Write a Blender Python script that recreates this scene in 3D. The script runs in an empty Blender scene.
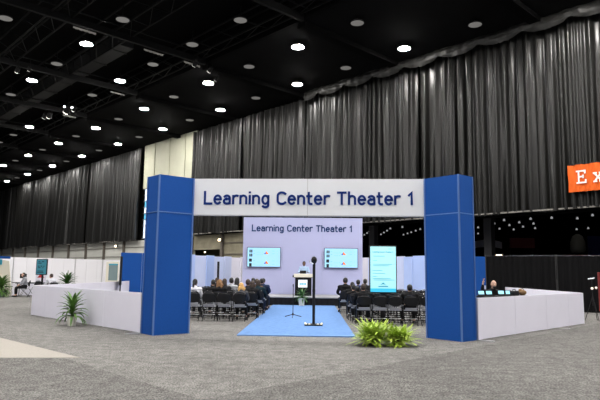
import bpy, bmesh, math, random
from mathutils import Vector, Matrix, Euler
R = random.Random(7)
col = bpy.context.scene.collection
PI = math.pi
C45 = math.sqrt(0.5)
def UV(u, v, z=0.0):
    """hall axes (u across, v along the curtain wall) to world"""
    return Vector(((u - v) * C45, (u + v) * C45, z))

# ------------------------------------------------------------------ materials
MATS = {}
def mat(name, color, rough=0.6, metal=0.0, emis=None, es=0.0, spec=0.5, noise=0.0, scale=8.0, bump=0.0, bscale=60.0, sheen=0.0, alpha=1.0, trans=0.0, cvar=None):
    if name in MATS: return MATS[name]
    m = bpy.data.materials.new(name); m.use_nodes = True
    nt = m.node_tree; b = nt.nodes['Principled BSDF']
    c = (*color, 1)
    b.inputs['Base Color'].default_value = c
    b.inputs['Roughness'].default_value = rough
    b.inputs['Metallic'].default_value = metal
    b.inputs['Specular IOR Level'].default_value = spec
    b.inputs['Sheen Weight'].default_value = sheen
    b.inputs['Transmission Weight'].default_value = trans
    if emis:
        b.inputs['Emission Color'].default_value = (*emis, 1); b.inputs['Emission Strength'].default_value = es
    tc = nt.nodes.new('ShaderNodeTexCoord')
    if noise > 0 or cvar:
        n = nt.nodes.new('ShaderNodeTexNoise'); n.inputs['Scale'].default_value = scale; n.inputs['Detail'].default_value = 6
        n.inputs['Roughness'].default_value = 0.65
        nt.links.new(tc.outputs['Object'], n.inputs['Vector'])
        r = nt.nodes.new('ShaderNodeValToRGB')
        d = cvar if cvar else tuple(x * (1 - noise) for x in color)
        l = color if cvar else tuple(min(1, x * (1 + noise)) for x in color)
        r.color_ramp.elements[0].position = .3; r.color_ramp.elements[1].position = .7
        r.color_ramp.elements[0].color = (*d, 1); r.color_ramp.elements[1].color = (*l, 1)
        nt.links.new(n.outputs['Fac'], r.inputs['Fac']); nt.links.new(r.outputs['Color'], b.inputs['Base Color'])
    if bump > 0:
        n2 = nt.nodes.new('ShaderNodeTexNoise'); n2.inputs['Scale'].default_value = bscale; n2.inputs['Detail'].default_value = 4
        nt.links.new(tc.outputs['Object'], n2.inputs['Vector'])
        bp = nt.nodes.new('ShaderNodeBump'); bp.inputs['Strength'].default_value = bump; bp.inputs['Distance'].default_value = .02
        nt.links.new(n2.outputs['Fac'], bp.inputs['Height']); nt.links.new(bp.outputs['Normal'], b.inputs['Normal'])
    MATS[name] = m
    return m

def carpet_mat(name='hall_carpet', kf=1.0):
    m = mat(name, (.26, .25, .235), .95, spec=.1)
    nt = m.node_tree; b = nt.nodes['Principled BSDF']
    tc = nt.nodes.new('ShaderNodeTexCoord')
    def noise(s, det, rough):
        n = nt.nodes.new('ShaderNodeTexNoise'); n.inputs['Scale'].default_value = s; n.inputs['Detail'].default_value = det
        n.inputs['Roughness'].default_value = rough
        nt.links.new(tc.outputs['Object'], n.inputs['Vector']); return n
    big = noise(.35, 3, .5); mid = noise(4.5, 5, .7); fine = noise(38, 3, .8)
    def mix(a, f, c1, c2, p0, p1):
        r = nt.nodes.new('ShaderNodeValToRGB'); r.color_ramp.elements[0].position = p0; r.color_ramp.elements[1].position = p1
        r.color_ramp.elements[0].color = (c1, c1, c1, 1); r.color_ramp.elements[1].color = (c2, c2, c2, 1)
        nt.links.new(f.outputs['Fac'], r.inputs['Fac'])
        x = nt.nodes.new('ShaderNodeMix'); x.data_type = 'RGBA'; x.blend_type = 'MULTIPLY'; x.inputs['Factor'].default_value = 1
        if isinstance(a, tuple): x.inputs[6].default_value = a
        else: nt.links.new(a, x.inputs[6])
        nt.links.new(r.outputs['Color'], x.inputs[7]); return x.outputs[2]
    o = mix((.163 * kf, .158 * kf, .150 * kf, 1), big, .88, 1.1, .35, .65)
    o = mix(o, mid, .72, 1.22, .35, .65)
    o = mix(o, fine, .30, 1.75, .38, .62)
    nt.links.new(o, b.inputs['Base Color'])
    bp = nt.nodes.new('ShaderNodeBump'); bp.inputs['Strength'].default_value = .6; bp.inputs['Distance'].default_value = .02
    nt.links.new(fine.outputs['Fac'], bp.inputs['Height']); nt.links.new(bp.outputs['Normal'], b.inputs['Normal'])
    return m

M_FLOOR = carpet_mat()
M_WHITE = mat('white_laminate', (.78, .765, .87), .45, noise=.02, scale=1.5)
M_WHITE2 = mat('white_header_board', (.70, .715, .76), .5, noise=.015, scale=1.0)
M_LILAC = mat('pale_lilac_board', (.42, .435, .66), .55, noise=.02, scale=.8)
M_REFLBLUE = mat('board_blue_reflection', (.45, .58, .95), .5, noise=.03, scale=1.0)  # side screen boards with blue reflections put into the panel colour
M_REFLCOOL = mat('board_cool_reflection', (.58, .65, .90), .5, noise=.03, scale=1.0)  # same boards, weaker bluish reflection painted into the colour
M_BLUE = mat('royal_blue_fabric_board', (.006, .066, .295), .75, spec=.2, noise=.06, scale=30, bump=.15, bscale=200)
M_BLUEEDGE = mat('blue_extrusion', (.12, .22, .50), .35, metal=.4)
M_NAVY = mat('navy_lettering', (.006, .028, .17), .6, spec=.1)
M_NAVY2 = mat('slate_navy_lettering', (.008, .04, .14), .6, spec=.1)
M_SEAM = mat('grey_seam', (.40, .40, .42), .5)
M_ALU = mat('aluminium', (.6, .6, .62), .35, metal=.8)
M_BLACK = mat('black_plastic', (.006, .006, .007), .5, spec=.3)
M_CLOTHB = mat('black_cloth', (.010, .010, .012), .9, spec=.15, noise=.3, scale=20)
M_CHROME = mat('steel_tube', (.05, .05, .055), .25, metal=.9)
M_BLUECARPET = mat('light_blue_carpet', (.125, .235, .47), .95, spec=.1, noise=.16, scale=9, bump=.3, bscale=90)
M_STAGE = mat('grey_stage_carpet', (.30, .30, .32), .9, noise=.15, scale=20)
M_CEIL = mat('black_painted_ceiling', (.0060, .0060, .0062), .95, spec=.03, noise=.2, scale=.6)
M_CEILD = mat('matte_black_roof', (.004, .004, .004), .95, spec=.03)
M_STEEL = mat('dark_roof_steel', (.0075, .0075, .0075), .7, spec=.1)
M_DUCT = mat('grey_duct', (.022, .022, .022), .7, spec=.1)
M_LAMP = mat('lamp_lit', (1, 1, 1), .5, emis=(1, .97, .95), es=190)
M_LAMPH = mat('lamp_lit_bright', (1, 1, 1), .5, emis=(1, .97, .93), es=600)
M_LAMPOFF = mat('lamp_off_glow', (.08, .08, .08), .5, emis=(1, .96, .90), es=.18)  # switched-off lens, faint glow put in so it shows grey
M_LAMPRIM = mat('lamp_housing', (.012, .012, .012), .8, spec=.1)
M_BEIGE = mat('beige_metal_wall', (.50, .50, .46), .7, noise=.06, scale=.8)
M_POST = mat('brown_post', (.10, .085, .07), .7)
M_ORANGE = mat('orange_banner_cloth', (.70, .115, .015), .8, spec=.2)
M_CREAM = mat('cream_panel', (.74, .70, .58), .6)
M_SKIN = mat('skin_light', (.55, .33, .24), .55)
M_SKIND = mat('skin_dark', (.13, .065, .04), .5)
M_TEAL = mat('teal_print', (.03, .30, .42), .5)

# ------------------------------------------------------------------ mesh builder
class MB:
    def __init__(s): s.v = []; s.f = []
    def add(s, vs, fs):
        b = len(s.v); s.v += [tuple(v) for v in vs]; s.f += [tuple(b + i for i in f) for f in fs]; return s
    def box(s, c, d, rz=0, M=None):
        x, y, z = d[0] / 2, d[1] / 2, d[2] / 2
        m = M if M else Matrix.Translation(c) @ Matrix.Rotation(rz, 4, 'Z')
        vs = [m @ Vector((sx * x, sy * y, sz * z)) for sx in (-1, 1) for sy in (-1, 1) for sz in (-1, 1)]
        return s.add(vs, [(0, 1, 3, 2), (4, 6, 7, 5), (0, 4, 5, 1), (2, 3, 7, 6), (0, 2, 6, 4), (1, 5, 7, 3)])
    def seg(s, a, b, w, h):
        """upright slab between two ground points a,b (3d bottoms), thickness w, height h"""
        a = Vector(a); b = Vector(b); d = (b - a); n = Vector((-d.y, d.x, 0)).normalized() * w / 2
        vs = [a - n, b - n, b + n, a + n]; up = Vector((0, 0, h))
        return s.add(vs + [p + up for p in vs], [(3, 2, 1, 0), (4, 5, 6, 7), (0, 1, 5, 4), (1, 2, 6, 5), (2, 3, 7, 6), (3, 0, 4, 7)])
    def tube(s, pts, r, n=8, cap=True, r2=None):
        pts = [Vector(p) for p in pts]; rings = []
        for i, p in enumerate(pts):
            t = (pts[min(i + 1, len(pts) - 1)] - pts[max(i - 1, 0)]).normalized()
            a = t.orthogonal().normalized() if i == 0 else (rings[-1][1] - t * rings[-1][1].dot(t)).normalized()
            b = t.cross(a); rr = r if r2 is None else r + (r2 - r) * i / (len(pts) - 1)
            rings.append((len(s.v), a))
            for k in range(n):
                q = p + (a * math.cos(2 * PI * k / n) + b * math.sin(2 * PI * k / n)) * rr
                s.v.append(tuple(q))
        for i in range(len(pts) - 1):
            A, B = rings[i][0], rings[i + 1][0]
            for k in range(n): s.f.append((A + k, A + (k + 1) % n, B + (k + 1) % n, B + k))
        if cap:
            s.f.append(tuple(rings[0][0] + k for k in reversed(range(n)))); s.f.append(tuple(rings[-1][0] + k for k in range(n)))
        return s
    def lathe(s, c, prof, n=16):
        c = Vector(c); b = len(s.v)
        for r, z in prof:
            for k in range(n): s.v.append((c.x + r * math.cos(2 * PI * k / n), c.y + r * math.sin(2 * PI * k / n), c.z + z))
        for i in range(len(prof) - 1):
            for k in range(n):
                A = b + i * n; s.f.append((A + k, A + (k + 1) % n, A + n + (k + 1) % n, A + n + k))
        s.f.append(tuple(b + k for k in reversed(range(n)))); s.f.append(tuple(b + (len(prof) - 1) * n + k for k in range(n)))
        return s
    def ball(s, c, r, n=14, m=9, M=None):
        c = Vector(c); r = Vector(r) if not isinstance(r, (int, float)) else Vector((r, r, r)); b = len(s.v)
        for i in range(m + 1):
            th = PI * i / m
            for k in range(n):
                p = Vector((r.x * math.sin(th) * math.cos(2 * PI * k / n), r.y * math.sin(th) * math.sin(2 * PI * k / n), r.z * math.cos(th)))
                if M: p = M @ p
                s.v.append(tuple(c + p))
        for i in range(m):
            for k in range(n): A = b + i * n; s.f.append((A + k, A + n + k, A + n + (k + 1) % n, A + (k + 1) % n))
        return s
    def mesh(s, name, m, smooth=False):
        me = bpy.data.meshes.new(name); me.from_pydata(s.v, [], s.f); me.update()
        bm = bmesh.new(); bm.from_mesh(me); bmesh.ops.remove_doubles(bm, verts=bm.verts, dist=1e-5)
        bmesh.ops.recalc_face_normals(bm, faces=bm.faces); bm.to_mesh(me); bm.free()
        if smooth:
            for p in me.polygons: p.use_smooth = True
        if m: me.materials.append(m)
        return me
    def build(s, name, m, parent=None, smooth=False, bevel=0):
        o = bpy.data.objects.new(name, s.mesh(name, m, smooth)); col.objects.link(o)
        if parent: o.parent = parent
        if bevel:
            md = o.modifiers.new('b', 'BEVEL'); md.width = bevel; md.segments = 2; md.limit_method = 'ANGLE'
        return o
def tag(o, label=None, cat=None, group=None, kind=None):
    if label: o['label'] = label
    if cat: o['category'] = cat
    if group: o['group'] = group
    if kind: o['kind'] = kind
    return o
def empty(name, loc=(0, 0, 0), rz=0, label=None, cat=None, group=None, kind=None):
    o = bpy.data.objects.new(name, None); col.objects.link(o); o.location = loc; o.rotation_euler = (0, 0, rz)
    o.empty_display_size = .1
    return tag(o, label, cat, group, kind)
def meshobj(name, me, parent=None):
    o = bpy.data.objects.new(name, me); col.objects.link(o)
    if parent: o.parent = parent
    return o
KIDS = {}
def copy_tree(o, parent=None):
    c = o.copy(); col.objects.link(c); c.parent = parent
    for ch in list(o.children): copy_tree(ch, c)
    return c
def struct(name, mb, m, **k):
    o = mb.build(name, m, **k); o['kind'] = 'structure'; return o

# ------------------------------------------------------------------ stroke lettering
def arc(cx, cy, rx, ry, a0, a1, n=12):
    return [(cx + rx * math.cos(math.radians(a0 + (a1 - a0) * i / n)), cy + ry * math.sin(math.radians(a0 + (a1 - a0) * i / n))) for i in range(n + 1)]
X = .74
GL = {
 'L': (.53, [[(.05, 1), (.05, .05), (.53, .05)]]),
 'e': (.52, [[(.05, .39), (.49, .39)] , [(.49, .39)] + arc(.27, .37, .22, .32, 8, 318, 18)]),
 'a': (.50, [arc(.25, .47, .20, .22, 150, 0, 10) + [(.45, .05)], [(.45, .42), (.24, .42)] + arc(.24, .235, .19, .185, 90, 270, 10) + [(.45, .08)]]),
 'r': (.36, [[(.05, .05), (.05, X - .05)], arc(.27, .44, .22, .25, 180, 62, 8)]),
 'n': (.50, [[(.05, .05), (.05, X - .05)], arc(.25, .47, .20, .22, 180, 0, 12) + [(.45, .05)]]),
 'i': (.10, [[(.05, .05), (.05, X - .05)], [(.05, .93), (.05, .97)]]),
 'g': (.50, [[(.45, X - .05), (.45, 0.0)] + arc(.25, -.05, .20, .17, 0, -150, 10), arc(.25, .37, .20, .32, 20, 340, 18)]),
 'C': (.60, [arc(.33, .70, .28, .25, 30, 180, 10) + arc(.33, .30, .28, .25, 180, 330, 10)]),
 't': (.36, [[(.13, .95), (.13, .22)] + arc(.28, .20, .15, .15, 180, 275, 6) + [(.34, .05)], [(.0, X - .08), (.33, X - .08)]]),
 'T': (.60, [[(.02, .95), (.58, .95)], [(.30, .95), (.30, .05)]]),
 'h': (.50, [[(.05, .05), (.05, 1)], arc(.25, .47, .20, .22, 180, 0, 12) + [(.45, .05)]]),
 '1': (.32, [[(.05, .74), (.24, .95), (.24, .05)]]),
 ' ': (.27, []),
 'E': (.60, [[(.15, .03), (.15, .97)], [(.02, .97), (.55, .97), (.55, .78)], [(.02, .03), (.58, .03), (.58, .24)], [(.15, .52), (.42, .52)], [(.42, .42), (.42, .62)]]),
 'x': (.55, [[(.06, .68), (.48, .03)], [(.47, .68), (.06, .03)], [(0, .69), (.18, .69)], [(.36, .69), (.54, .69)], [(0, .02), (.18, .02)], [(.36, .02), (.56, .02)]]),
}
def lettering(text, width, cap, stroke, depth, track=.135):
    """flat strokes on the local XZ plane facing -Y, left baseline at the origin"""
    adv = sum(GL[c][0] for c in text) + track * (len(text) - 1)
    kx = width / adv; mb = MB(); x0 = 0
    for c in text:
        w, strokes = GL[c]
        for st in strokes:
            P = [Vector(((x0 + px) * kx, 0, py * cap)) for px, py in st]
            hw = stroke / 2
            L, Rr = [], []
            for i, p in enumerate(P):
                d1 = (P[i] - P[i - 1]).normalized() if i else (P[1] - P[0]).normalized()
                d2 = (P[i + 1] - P[i]).normalized() if i < len(P) - 1 else d1
                n1 = Vector((-d1.z, 0, d1.x)); n2 = Vector((-d2.z, 0, d2.x)); n = (n1 + n2)
                n = n.normalized() / max(.5, n.normalized().dot(n1))
                q = p
                if i == 0: q = p - d1 * hw * .6
                if i == len(P) - 1: q = p + d1 * hw * .6
                L.append(q + n * hw); Rr.append(q - n * hw)
            k = len(P); vs = L + Rr; back = [v + Vector((0, depth, 0)) for v in vs]
            fs = []
            for i in range(k - 1):
                fs += [(i, i + 1, k + i + 1, k + i), (2 * k + i, 3 * k + i, 3 * k + i + 1, 2 * k + i + 1), (i, 2 * k + i, 2 * k + i + 1, i + 1), (k + i, k + i + 1, 3 * k + i + 1, 3 * k + i)]
            fs += [(0, k, 3 * k, 2 * k), (k - 1, 3 * k - 1, 4 * k - 1, 2 * k - 1)]
            mb.add(vs + back, fs)
        x0 += w + track
    return mb

# ------------------------------------------------------------------ camera
cam = bpy.data.cameras.new('camera'); cam.sensor_width = 36; cam.lens = 36 * 564.16 / 600; cam.clip_end = 500
co = bpy.data.objects.new('camera', cam); col.objects.link(co)
pitch, roll, yaw, hgt = 1.26513087e-01, 1.21251446e-02, 2.25687220e-02, 1.5509
cy, sy = math.cos(yaw), math.sin(yaw)
f = Vector((-sy * math.cos(pitch), cy * math.cos(pitch), math.sin(pitch))); rt = Vector((cy, sy, 0)); up = rt.cross(f)
a = rt * math.cos(roll) + up * math.sin(roll); b = -rt * math.sin(roll) + up * math.cos(roll)
co.matrix_world = Matrix.Translation((0, 0, hgt)) @ Matrix(((a.x, b.x, -f.x), (a.y, b.y, -f.y), (a.z, b.z, -f.z))).to_4x4()
bpy.context.scene.camera = co

# ------------------------------------------------------------------ hall shell
HC = 15.0
def hall_box(mb, u0, u1, v0, v1, z0, z1):
    c = UV((u0 + u1) / 2, (v0 + v1) / 2, (z0 + z1) / 2)
    return mb.box(c, (u1 - u0, v1 - v0, z1 - z0), PI / 4)
struct('floor', hall_box(MB(), -30, 190, -30, 150, -.2, 0), M_FLOOR)
# high black roof over the truss bays, lower panelled ceiling nearer the wall
struct('ceiling', hall_box(MB(), 20.4, 30.4, -20, 118, 15.25, 15.6), M_CEIL)
struct('ceiling_high', hall_box(MB(), -30, 20.4, -30, 118, 17.6, 17.9), M_CEILD)
struct('trim_ceiling_step', hall_box(MB(), 20.25, 20.5, -20, 118, 15.2, 17.7), M_CEILD)
mb = MB()
for k in range(-1, 12): hall_box(mb, 20.5, 30, 11.9 + 9.3 * k, 12.5 + 9.3 * k, 14.95, 15.25)
struct('trim_ceiling_ribs', mb, M_CEILD)
struct('wall_end', hall_box(MB(), -30, 30, 116, 116.4, 0, 17.6), M_CEILD)
# the long curtain wall: solid above, open to the next hall below at its near end
mb = MB()
hall_box(mb, 30.3, 30.6, -20, 46.3, 4.78, 15.4)
hall_box(mb, 30.3, 30.6, 56.6, 118, 4.7, 15.4)
struct('wall_upper', mb, M_CEILD)
mb = MB()
hall_box(mb, 30.1, 30.4, 46.3, 55.0, 4.7, 15.3)
hall_box(mb, 30.1, 30.4, 55.0, 56.6, 10.4, 15.3)
hall_box(mb, 30.2, 30.4, 46.3, 46.6, 0, 4.8)
for v in (48.2, 51.2, 54.2): hall_box(mb, 30.0, 30.12, v, v + .06, 4.7, 15.3)
struct('wall_back', mb, mat('pale_upper_wall', (.37, .37, .28), .7, noise=.08, scale=.5))
struct('wall_lower', hall_box(MB(), 30.2, 30.4, 46.3, 118, 0, 4.75), M_BEIGE)
mb = MB()
hall_box(mb, 30.2, 30.4, 34.0, 41.8, 0, 3.5); hall_box(mb, 30.2, 30.4, 34.0, 46.3, 3.5, 4.85)
struct('wall_beige_shaded', mb, mat('beige_painted_shade', (.21, .19, .13), .8, noise=.2, scale=1.2))  # section of the beige wall with its shade put into the colour
mb = MB()
for v in (60.4, 65.5, 70.7, 76.2, 81.8, 87.5, 93.2, 99, 105): hall_box(mb, 29.95, 30.2, v - .12, v + .12, 0, 4.75)
hall_box(mb, 29.98, 30.2, 41.4, 41.7, 0, 4.85)
hall_box(mb, 30.0, 30.2, 46.3, 46.6, 0, 4.85)
struct('trim_wall_posts', mb, M_POST)
mb = MB()
for z in (3.0, 4.0): hall_box(mb, 30.12, 30.2, 34, 41.6, z, z + .06); hall_box(mb, 30.12, 30.2, 46.5, 112, z, z + .05)
struct('trim_wall_rail', mb, M_POST)
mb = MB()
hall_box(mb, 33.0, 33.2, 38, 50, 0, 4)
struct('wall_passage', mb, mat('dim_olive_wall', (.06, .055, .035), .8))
# window strip beside the curtain's edge
M_DAY = mat('daylight_glass', (.7, .8, 1), .3, emis=(.82, .90, 1), es=1.43)
M_DAYT = mat('tinted_daylight_glass', (.1, .4, .6), .3, emis=(.10, .42, .62), es=0.91)
w = MB()
for i in range(8):
    z = 5.0 + i * .68
    if i not in (3, 5): hall_box(w, 30.3, 30.34, 55.15, 56.45, z, z + .60)
win = struct('window_1', w, M_DAY)
w = MB()
for i in (3, 5): z = 5.0 + i * .68; hall_box(w, 30.3, 30.34, 55.15, 56.45, z, z + .60)
w.build('pane', M_DAYT, win)
w = MB()
for i in range(9): z = 4.92 + i * .68; hall_box(w, 30.22, 30.4, 55.05, 56.55, z, z + .08)
hall_box(w, 30.22, 30.4, 55.05, 55.15, 4.9, 10.4); w.build('window_frame', M_ALU, win)

# next hall seen under the curtain
struct('ceiling_next_hall', hall_box(MB(), 30.6, 190, -30, 150, 15.6, 16), M_CEILD)
mb = MB(); hall_box(mb, 189, 189.5, -30, 150, 0, 15.6); hall_box(mb, 30.6, 190, 150, 150.4, 0, 15.6); hall_box(mb, 30.6, 190, -30, -29.6, 0, 15.6)
struct('wall_next_hall', mb, M_CEILD)
mb = MB()
for v in (7.5, 17.2, 26.5): hall_box(mb, 33, 33.5, v, v + .5, 0, 15.6)
struct('column_next_hall', mb, mat('dark_column', (.02, .02, .022), .6))

# ------------------------------------------------------------------ roof steel (u < 20.4)
def truss(name, a, b, drop, wid, label, bays):
    o = MB(); a = Vector(a); b = Vector(b); d = (b - a); L = d.length; t = d.normalized(); n = Vector((-t.y, t.x, 0)) * wid / 2
    top = Vector((0, 0, drop))
    for s in (-1, 1):
        o.seg(a + n * s, b + n * s, .09, .09); o.seg(a + n * s + top, b + n * s + top, .09, .09)
    for i in range(bays):
        p = a + t * L * i / bays; q = a + t * L * (i + 1) / bays
        for s in (-1, 1):
            o.tube([p + n * s, q + n * s + top], .03, 4); 
        o.tube([p + n, q - n], .03, 4)
    ob = o.build(name, M_STEEL); tag(ob, label, 'truss', 'black roof trusses'); return ob
names = ['running along the ceiling step', 'running beside the grey duct', 'running above the fourth downlight row', 'running above the fifth downlight row']
for i, u in enumerate((19.6, 14.4, 10.8, 6.2)):
    truss('roof_truss', UV(u, 5, 15.35), UV(u, 112, 15.35), 1.2, 1.1 if i else .7, 'black steel roof truss ' + names[i], 46)
for k, v in enumerate((21.1, 30.4, 39.7, 49.0, 58.3, 67.6, 76.9)):
    mb = MB(); hall_box(mb, 0, 20.2, v - .10, v + .10, 15.05, 15.45)
    hall_box(mb, 0, 20.2, v - .45, v - .38, 15.6, 15.68)
    o = mb.build('cross_beam', M_STEEL)
    tag(o, 'black cross beam under the roof, %s counting from the orange banner end' % ['first', 'second', 'third', 'fourth', 'fifth', 'sixth', 'seventh'][k], 'beam', 'black cross beams', 'thing')
mb = MB(); hall_box(mb, 15.3, 16.4, 33, 112, 15.8, 16.6)
for v in range(34, 110, 3): hall_box(mb, 15.25, 16.45, v, v + .12, 15.75, 16.65)
tag(mb.build('air_duct', M_DUCT), 'long grey rectangular air duct under the black roof', 'duct')
for k, (u, v, ln) in enumerate([(16.6, 30.7, 1.3), (19.4, 30.7, 1.2), (12.2, 30.6, 1.3), (18.8, 40.1, 1.1), (18.8, 49.4, 1.1)]):
    mb = MB(); hall_box(mb, u - ln / 2, u + ln / 2, v - .03, v + .03, 14.94, 15.02)
    for j in range(5): hall_box(mb, u - ln / 2 + .1 + j * ln / 5, u - ln / 2 + .25 + j * ln / 5, v - .02, v + .02, 14.91, 14.95)
    tag(mb.build('cable_tray', mat('faint_glow_tray', (.22, .21, .19), .5, emis=(1, .95, .85), es=.06)), 'short pale strip fitting under the %s' % ['second cross beam beside the duct', 'second cross beam at the ceiling step', 'second cross beam near the fourth lamp row', 'third cross beam at the ceiling step', 'fourth cross beam at the ceiling step'][k], 'fitting', 'pale strip fittings')  # faint glow put into the strip material
# catwalk spotlight clusters
def spot(u, v, z, lab, s=1.0, e=3):
    o = empty('stage_spotlight', UV(u, v, z), PI / 4, lab, 'spotlight', 'small spotlights on the roof steel')
    MB().tube([(0, 0, 0), (0, .3 * s, -.22 * s)], .14 * s, 10).build('body', M_LAMPRIM, o)
    MB().tube([(0, -.06, .02), (-.05, -.1, .5)], .025, 6).build('bracket', M_STEEL, o)
    MB().tube([(0, .3 * s, -.22 * s), (0, .32 * s, -.235 * s)], .13 * s, 10).build('lens', mat('spot_lens_%d' % e, (1, 1, 1), .4, emis=(1, .93, .85), es=e), o)
for k, (u, v, s, e) in enumerate([(17.5, 46.2, 1.8, 9), (17.9, 45.9, 1.2, 4), (17.2, 49.4, 1.4, 5), (17.0, 50.0, 1.3, 1), (11.5, 39.6, 1.0, 3), (12.0, 38.9, .8, 2), (19.3, 30.0, 1.0, 1), (20.6, 30.2, 1.0, 2), (22, 31.5, .8, 1)]):
    spot(u, v, 14.95, 'small spotlight clamped to roof steel, ' + ['largest and brightest of all', 'beside the brightest one', 'warm one on the fourth cross beam', 'faint one on the fourth cross beam', 'above the fourth downlight row', 'faint, above the fourth downlight row', 'on the second cross beam', 'amber one at the ceiling step', 'faint one past the ceiling step'][k], s, e)

# ------------------------------------------------------------------ downlights
def make_downlight(lit):
    o = empty('ceiling_downlight')
    MB().lathe((0, 0, 0), [(.36, 0), (.38, .02), (.36, .08), (.20, .13), (.08, .16)], 20).build('housing', M_LAMPRIM, o, smooth=False)
    MB().lathe((0, 0, -.012), [(.12, -.05), (.24, -.035), (.32, -.012), (.35, 0), (.35, .012)] if lit else [(.35, 0), (.35, .012)], 24).build('lens', M_LAMP if lit else M_LAMPOFF, o)
    if lit != 'x': MB().tube([(0, 0, .14), (0, 0, .9)], .03, 6).build('stem', M_STEEL, o)
    return o
PITCH = 4.65
ordn = ['first', 'second', 'third', 'fourth', 'fifth', 'sixth', 'seventh', 'eighth', 'ninth', 'tenth', 'eleventh', 'twelfth', 'thirteenth', 'fourteenth', 'fifteenth', 'sixteenth', 'seventeenth', 'eighteenth', 'nineteenth', 'twentieth']
rows = [(26.95, 'row closest to the curtain', 14.6, 'db' + 'db' * 8), (22.3, 'second row from the curtain', 19.0, 'db' * 8), (17.65, 'third row from the curtain', 23.3, 'dddbdbdbddb'),
        (13.1, 'fourth row from the curtain', 27.8, 'dbdbdbdbdb'), (8.5, 'fifth row from the curtain', 32.2, 'dbdbdbdb')]
protoL = make_downlight(True); protoD = make_downlight(False); used = set()
def downlight(u, v, lit, label):
    hot = lit and u > 26 and 8 < v < 115
    p = protoL if lit else protoD
    if lit in used: o = copy_tree(p)
    else: o = p; used.add(lit)
    o.location = UV(u, v, 14.97 if u > 21 else 15.0); o.rotation_euler = (0, 0, PI / 4)
    if hot:
        for c_ in o.children:
            if c_.name.startswith('lens'):
                c_.data = c_.data.copy(); c_.data.materials[0] = M_LAMPH
    tag(o, label, 'light', ('lit' if lit else 'unlit') + ' round ceiling downlights')
for u, rn, v0, pat in rows:
    for i, ch in enumerate(pat):
        if pat[i] == 'b' and u < 9 and i > 6: continue
        downlight(u, v0 + i * 4.68, ch == 'b', '%s round downlight, %s from the banner end, %s' % ('lit' if ch == 'b' else 'unlit', ordn[i], rn))
# unseen lit lamps: the grid carried on, with more added as fill
for u, v in [(26.95, 9.9), (26.95, .6), (26.95, -8.7), (22.3, 14.2), (22.3, 4.9), (22.3, -4.4), (17.65, 9.9), (17.65, .6), (13.1, 14.2), (13.1, 4.9), (13.1, -4.4), (8.5, 9.9), (8.5, .6), (8.5, 20), (3.9, 14.2), (3.9, 4.9), (3.9, 25), (3.9, 38), (-5.4, 5), (-5.4, 20), (17.65, -8.7), (-.8, .6), (-.8, 14.2), (-10, 0), (-10, 12), (-10, 24), (-18, 6), (-18, 18), (-2, -10), (7, -14), (16, -18), (25, -18), (-14, -10)]:
    downlight(u, v, True, 'unseen lit round downlight above or behind the camera, added for fill light')

# lights of the next hall
M_FAR = mat('far_lamp', (1, 1, 1), .5, emis=(.95, .97, 1), es=0.39)
NH = [(153.8, 84.2), (146.9, 78.2), (143.9, 74.0), (136.5, 67.5), (177.2, 97.1), (171.0, 91.2), (166.2, 86.3), (161.9, 81.6), (151.7, 73.5), (167.2, 79.7), (145.0, 67.5), (158.9, 72.9), (137.3, 61.0), (150.9, 66.3), (166.2, 72.6), (137.9, 56.1), (142.9, 52.0), (177.1, 64.8), (175.1, 60.8), (137.6, 46.7),
      (159.8, 132.9), (152.9, 125.9), (147.6, 120.5), (135.4, 108.7), (161.3, 126.4), (154.5, 119.8), (148.3, 113.7), (141.2, 107.0), (139.1, 100.9), (167.3, 120.9), (162.9, 116.0), (158.7, 111.5), (153.8, 106.3), (149.3, 101.5)]
fp = MB().lathe((0, 0, 0), [(.26, 0), (.30, .06), (.26, .3), (.1, .55)], 14).mesh('far_downlight', M_FAR)
for k, (u, v) in enumerate(NH):
    o = meshobj('far_downlight', fp); o.location = UV(u, v, 15.02)
    part = 'over the counter' if v < 99 else 'above the display'
    n = k + 1 if k < 20 else k - 19
    tag(o, 'tiny ceiling lamp in the dark next hall, %s of those %s' % (ordn[n - 1], part), 'light', 'tiny lamps in the dark hall beyond the curtain')
# things glimpsed in the dark next hall
def nh(name, x0, x1, y, z0, z1, m, lab, cat):
    o = empty(name, ((x0 + x1) / 2, y, z0), .1, lab, cat)
    w = x1 - x0; h = z1 - z0
    MB().box((0, 0, h / 2), (w, .25, h)).build('board', m, o, bevel=.03)
    for s in (-1, 1): MB().box((s * w * .45, .2, -z0 / 2 + h / 2 - h / 2), (.15, .15, z0)).build('post', M_STEEL, o)
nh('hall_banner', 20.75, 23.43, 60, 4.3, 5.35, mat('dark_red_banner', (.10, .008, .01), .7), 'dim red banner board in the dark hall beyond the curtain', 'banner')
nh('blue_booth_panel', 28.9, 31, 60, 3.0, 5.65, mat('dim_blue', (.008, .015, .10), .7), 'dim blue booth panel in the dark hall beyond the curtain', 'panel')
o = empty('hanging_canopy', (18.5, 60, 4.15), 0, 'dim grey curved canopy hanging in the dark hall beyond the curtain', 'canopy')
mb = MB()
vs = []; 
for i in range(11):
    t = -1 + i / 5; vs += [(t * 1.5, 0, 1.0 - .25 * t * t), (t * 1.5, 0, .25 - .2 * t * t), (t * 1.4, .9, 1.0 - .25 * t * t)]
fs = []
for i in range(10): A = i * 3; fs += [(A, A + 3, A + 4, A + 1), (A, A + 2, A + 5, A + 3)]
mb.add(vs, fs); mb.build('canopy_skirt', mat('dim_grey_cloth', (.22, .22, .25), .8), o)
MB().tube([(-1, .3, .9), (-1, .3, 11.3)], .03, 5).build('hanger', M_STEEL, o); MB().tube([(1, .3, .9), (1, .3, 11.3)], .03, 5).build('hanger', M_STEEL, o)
o = empty('beige_canister', (27.9, 60, 3.9), 0, 'dim beige barrel-shaped tent in the dark hall beyond the curtain', 'tent')
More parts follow.
